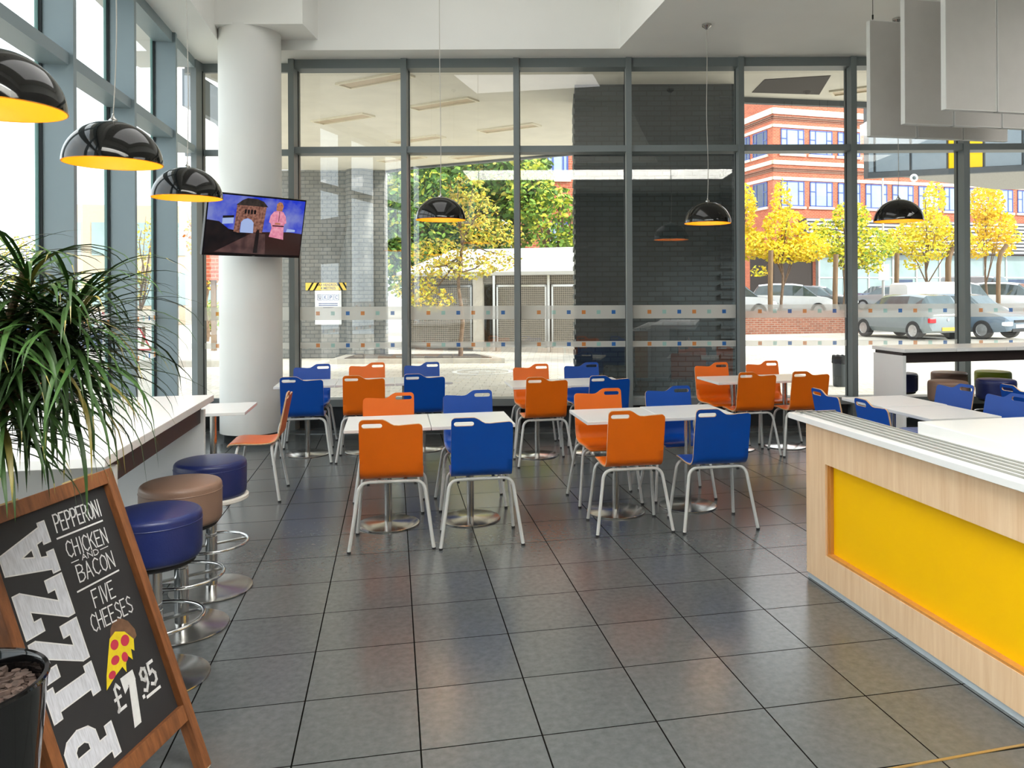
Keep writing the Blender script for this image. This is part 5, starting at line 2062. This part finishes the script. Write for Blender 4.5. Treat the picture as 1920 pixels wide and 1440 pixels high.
tree('autumn_tree', 'greener autumn tree split by a window mullion, beside the lamp post', (12.0, 33.0), (2.3, 0.07), [(0.3, 0, 4.4, 0.8, 0.7, 0.65), (-0.8, 0, 3.3, 0.9, 0.7, 0.6), (1.2, 0, 3.2, 1.0, 0.7, 0.75), (0.2, 0, 2.7, 0.9, 0.7, 0.55), (-0.9, 0, 4.0, 0.5, 0.4, 0.35), (1.2, 0, 2.3, 0.5, 0.4, 0.3)], 3200, 0.085, ['lf_lime', 'lf_yellow', 'lf_green'], 23, z=0.3)
tree('autumn_tree', 'broad yellow autumn tree right of the lamp post, behind a black pendant', (16.05, 34.3), (2.4, 0.07), [(0.35, 0, 5.2, 0.45, 0.5, 0.9), (0, 0, 4.1, 1.1, 0.8, 0.65), (-1.1, 0, 3.5, 0.95, 0.7, 0.6), (1.15, 0, 3.5, 0.9, 0.7, 0.55), (0, 0, 3.0, 1.0, 0.8, 0.45), (-0.5, 0, 2.5, 0.5, 0.4, 0.3), (1.6, 0, 3.9, 0.35, 0.3, 0.3)], 3400, 0.085, ['lf_yellow', 'lf_lime', 'lf_gold'], 24, z=0.3)
tree('autumn_tree', 'golden autumn tree at the right edge, beside a bent timber post', (18.75, 34.5), (2.4, 0.06), [(0, 0, 5.1, 0.75, 0.7, 0.9), (0.4, 0, 4.1, 0.9, 0.7, 0.7), (-0.5, 0, 3.2, 0.7, 0.6, 0.55), (0.75, 0, 3.2, 0.5, 0.5, 0.5), (1.2, 0, 3.6, 0.4, 0.4, 0.3)], 2600, 0.085, ['lf_gold', 'lf_yellow', 'lf_gold'], 25, z=0.3)
tree('small_tree', 'thin tree with yellowing leaves outside the left windows', (-12.9, 24.5), (1.2, 0.05), [(0, 0, 2.9, 0.9, 0.8, 0.9), (-0.5, 0, 2.0, 0.8, 0.7, 0.7), (0.4, 0, 3.6, 0.3, 0.3, 0.6)], 700, 0.06, ['lf_olive', 'lf_gold', 'lf_lime'], 31, 'trees left of the building', branches=16)
tree('small_tree', 'rust-leaved tree just left of the round column', (-12.0, 27.0), (1.3, 0.07), [(0, 0, 3.6, 0.7, 0.7, 1.0), (0.15, 0, 2.5, 0.6, 0.6, 0.8)], 900, 0.07, ['lf_rust', 'lf_gold', 'lf_olive'], 32, 'trees left of the building')
tree('small_tree', 'greenish tree far outside the left windows, behind the dragon plant', (-19.5, 29.0), (1.2, 0.06), [(0, 0, 2.6, 1.2, 0.8, 1.2), (1.2, 0, 2.0, 0.9, 0.7, 0.9)], 900, 0.07, ['lf_olive', 'lf_green', 'lf_gold'], 33, 'trees left of the building')
tree('bush', 'small green bush left of the round column', (-13.2, 30.0), (0.3, 0.04), [(0, 0, 0.8, 0.7, 0.5, 0.6)], 500, 0.06, ['lf_green', 'lf_lime'], 34, 'trees left of the building', cat='bush')


def timber(label, x, y, z0_, pts, r, braces=()):
    t = thing('timber_post', label, 'post', (x, y, z0_), 0, 'weathered timber posts')
    mb = MB()
    mb.tube(pts, r, 10)
    mb.build('shaft', M['timber'], t, smooth=True)
    for p, q in braces:
        mb = MB()
        mb.tube([p, q], r * 0.75, 8)
        mb.build('brace', M['timber'], t, smooth=True)


timber('straight timber post in front of the white hatchback', 8.30, 30.75, 0.3, [(0, 0, 0), (0, 0, 1.4), (0.03, 0, 2.9)], 0.10)
timber('straight timber post in front of the white saloon', 10.95, 31.1, 0.3, [(0, 0, 0), (0, 0, 1.4), (0.04, 0, 2.75)], 0.10)
timber('straight timber post just right of the lamp post sign', 14.6, 34.0, 0.45, [(0, 0, 0), (0.02, 0, 1.4), (0.05, 0, 2.75)], 0.10)
timber('bent timber post propped by two slanting braces', 16.85, 34.0, 0.45, [(0, 0, 0), (0, 0, 1.5), (0.0, 0, 2.3), (0.05, 0, 2.65), (0.18, 0, 2.95), (0.36, 0, 3.15)], 0.12, (((-0.65, 0, 0.2), (0.0, 0, 1.65)), ((0.68, 0, 0.2), (0.0, 0, 1.65))))
timber('bent timber post beside the golden autumn tree', 18.95, 33.9, 0.4, [(0, 0, 0), (0, 0, 1.6), (0.02, 0, 2.3), (0.12, 0, 2.8), (0.38, 0, 3.15)], 0.09)

lp = thing('lamp_post', 'thin grey lamp post carrying a white notice between two autumn trees', 'lamp post', (13.8, 33.4, 0.4))
mb = MB()
mb.tube([(0, 0, 0), (0, 0, 2.5), (0, 0, 6.4)], [0.06, 0.05, 0.035], 10)
mb.build('pole', M['louvre'], lp, smooth=True)
mb = MB()
mb.cbox((0, -0.07, 1.98), (0.44, 0.03, 0.66))
mb.build('notice', M['sign_white'], lp)
mb = MB()
mb.cbox((0, -0.2, 6.45), (0.14, 0.5, 0.1))
mb.build('lamp_head', M['louvre'], lp, bevel=0.03)

# road works beyond the left windows
rs = thing('roadworks_sign', 'red-edged triangular roadworks sign on a folding stand outside the left glass', 'sign', (-11.45, 21.6, -0.01))
mb = MB()
for (p, q) in (((-0.35, 0, 0.05), (-0.02, 0, 0.75)), ((0.35, 0, 0.05), (-0.02, 0, 0.75)), ((-0.3, 0, 0.12), (0.3, 0, 0.12))):
    mb.tube([p, q], 0.022, 8)
mb.build('frame', M['red_lens'], rs, smooth=True)
mb = MB()
mb.box(-0.38, -0.12, 0.0, 0.38, 0.12, 0.10)
mb.build('ballast', M['kerb'], rs)
rb = thing('road_barrier', 'low red and white road barrier outside the left glass', 'barrier', (-12.9, 19.6, -0.01), 0.1)
for k in range(6):
    mb = MB()
    mb.box(k * 0.3, 0, 0.95, k * 0.3 + 0.3, 0.05, 1.2)
    mb.build('plank', M['red_lens'] if k % 2 else M['sign_white'], rb)
for x in (0.1, 1.6):
    mb = MB()
    mb.box(x, -0.2, 0, x + 0.06, 0.25, 0.95)
    mb.build('leg', M['louvre'], rb)
mb = MB()
mb.box(0.0, 0.02, 0.3, 1.8, 0.05, 0.9)
mb.build('panel', M['car_navy'], rb)
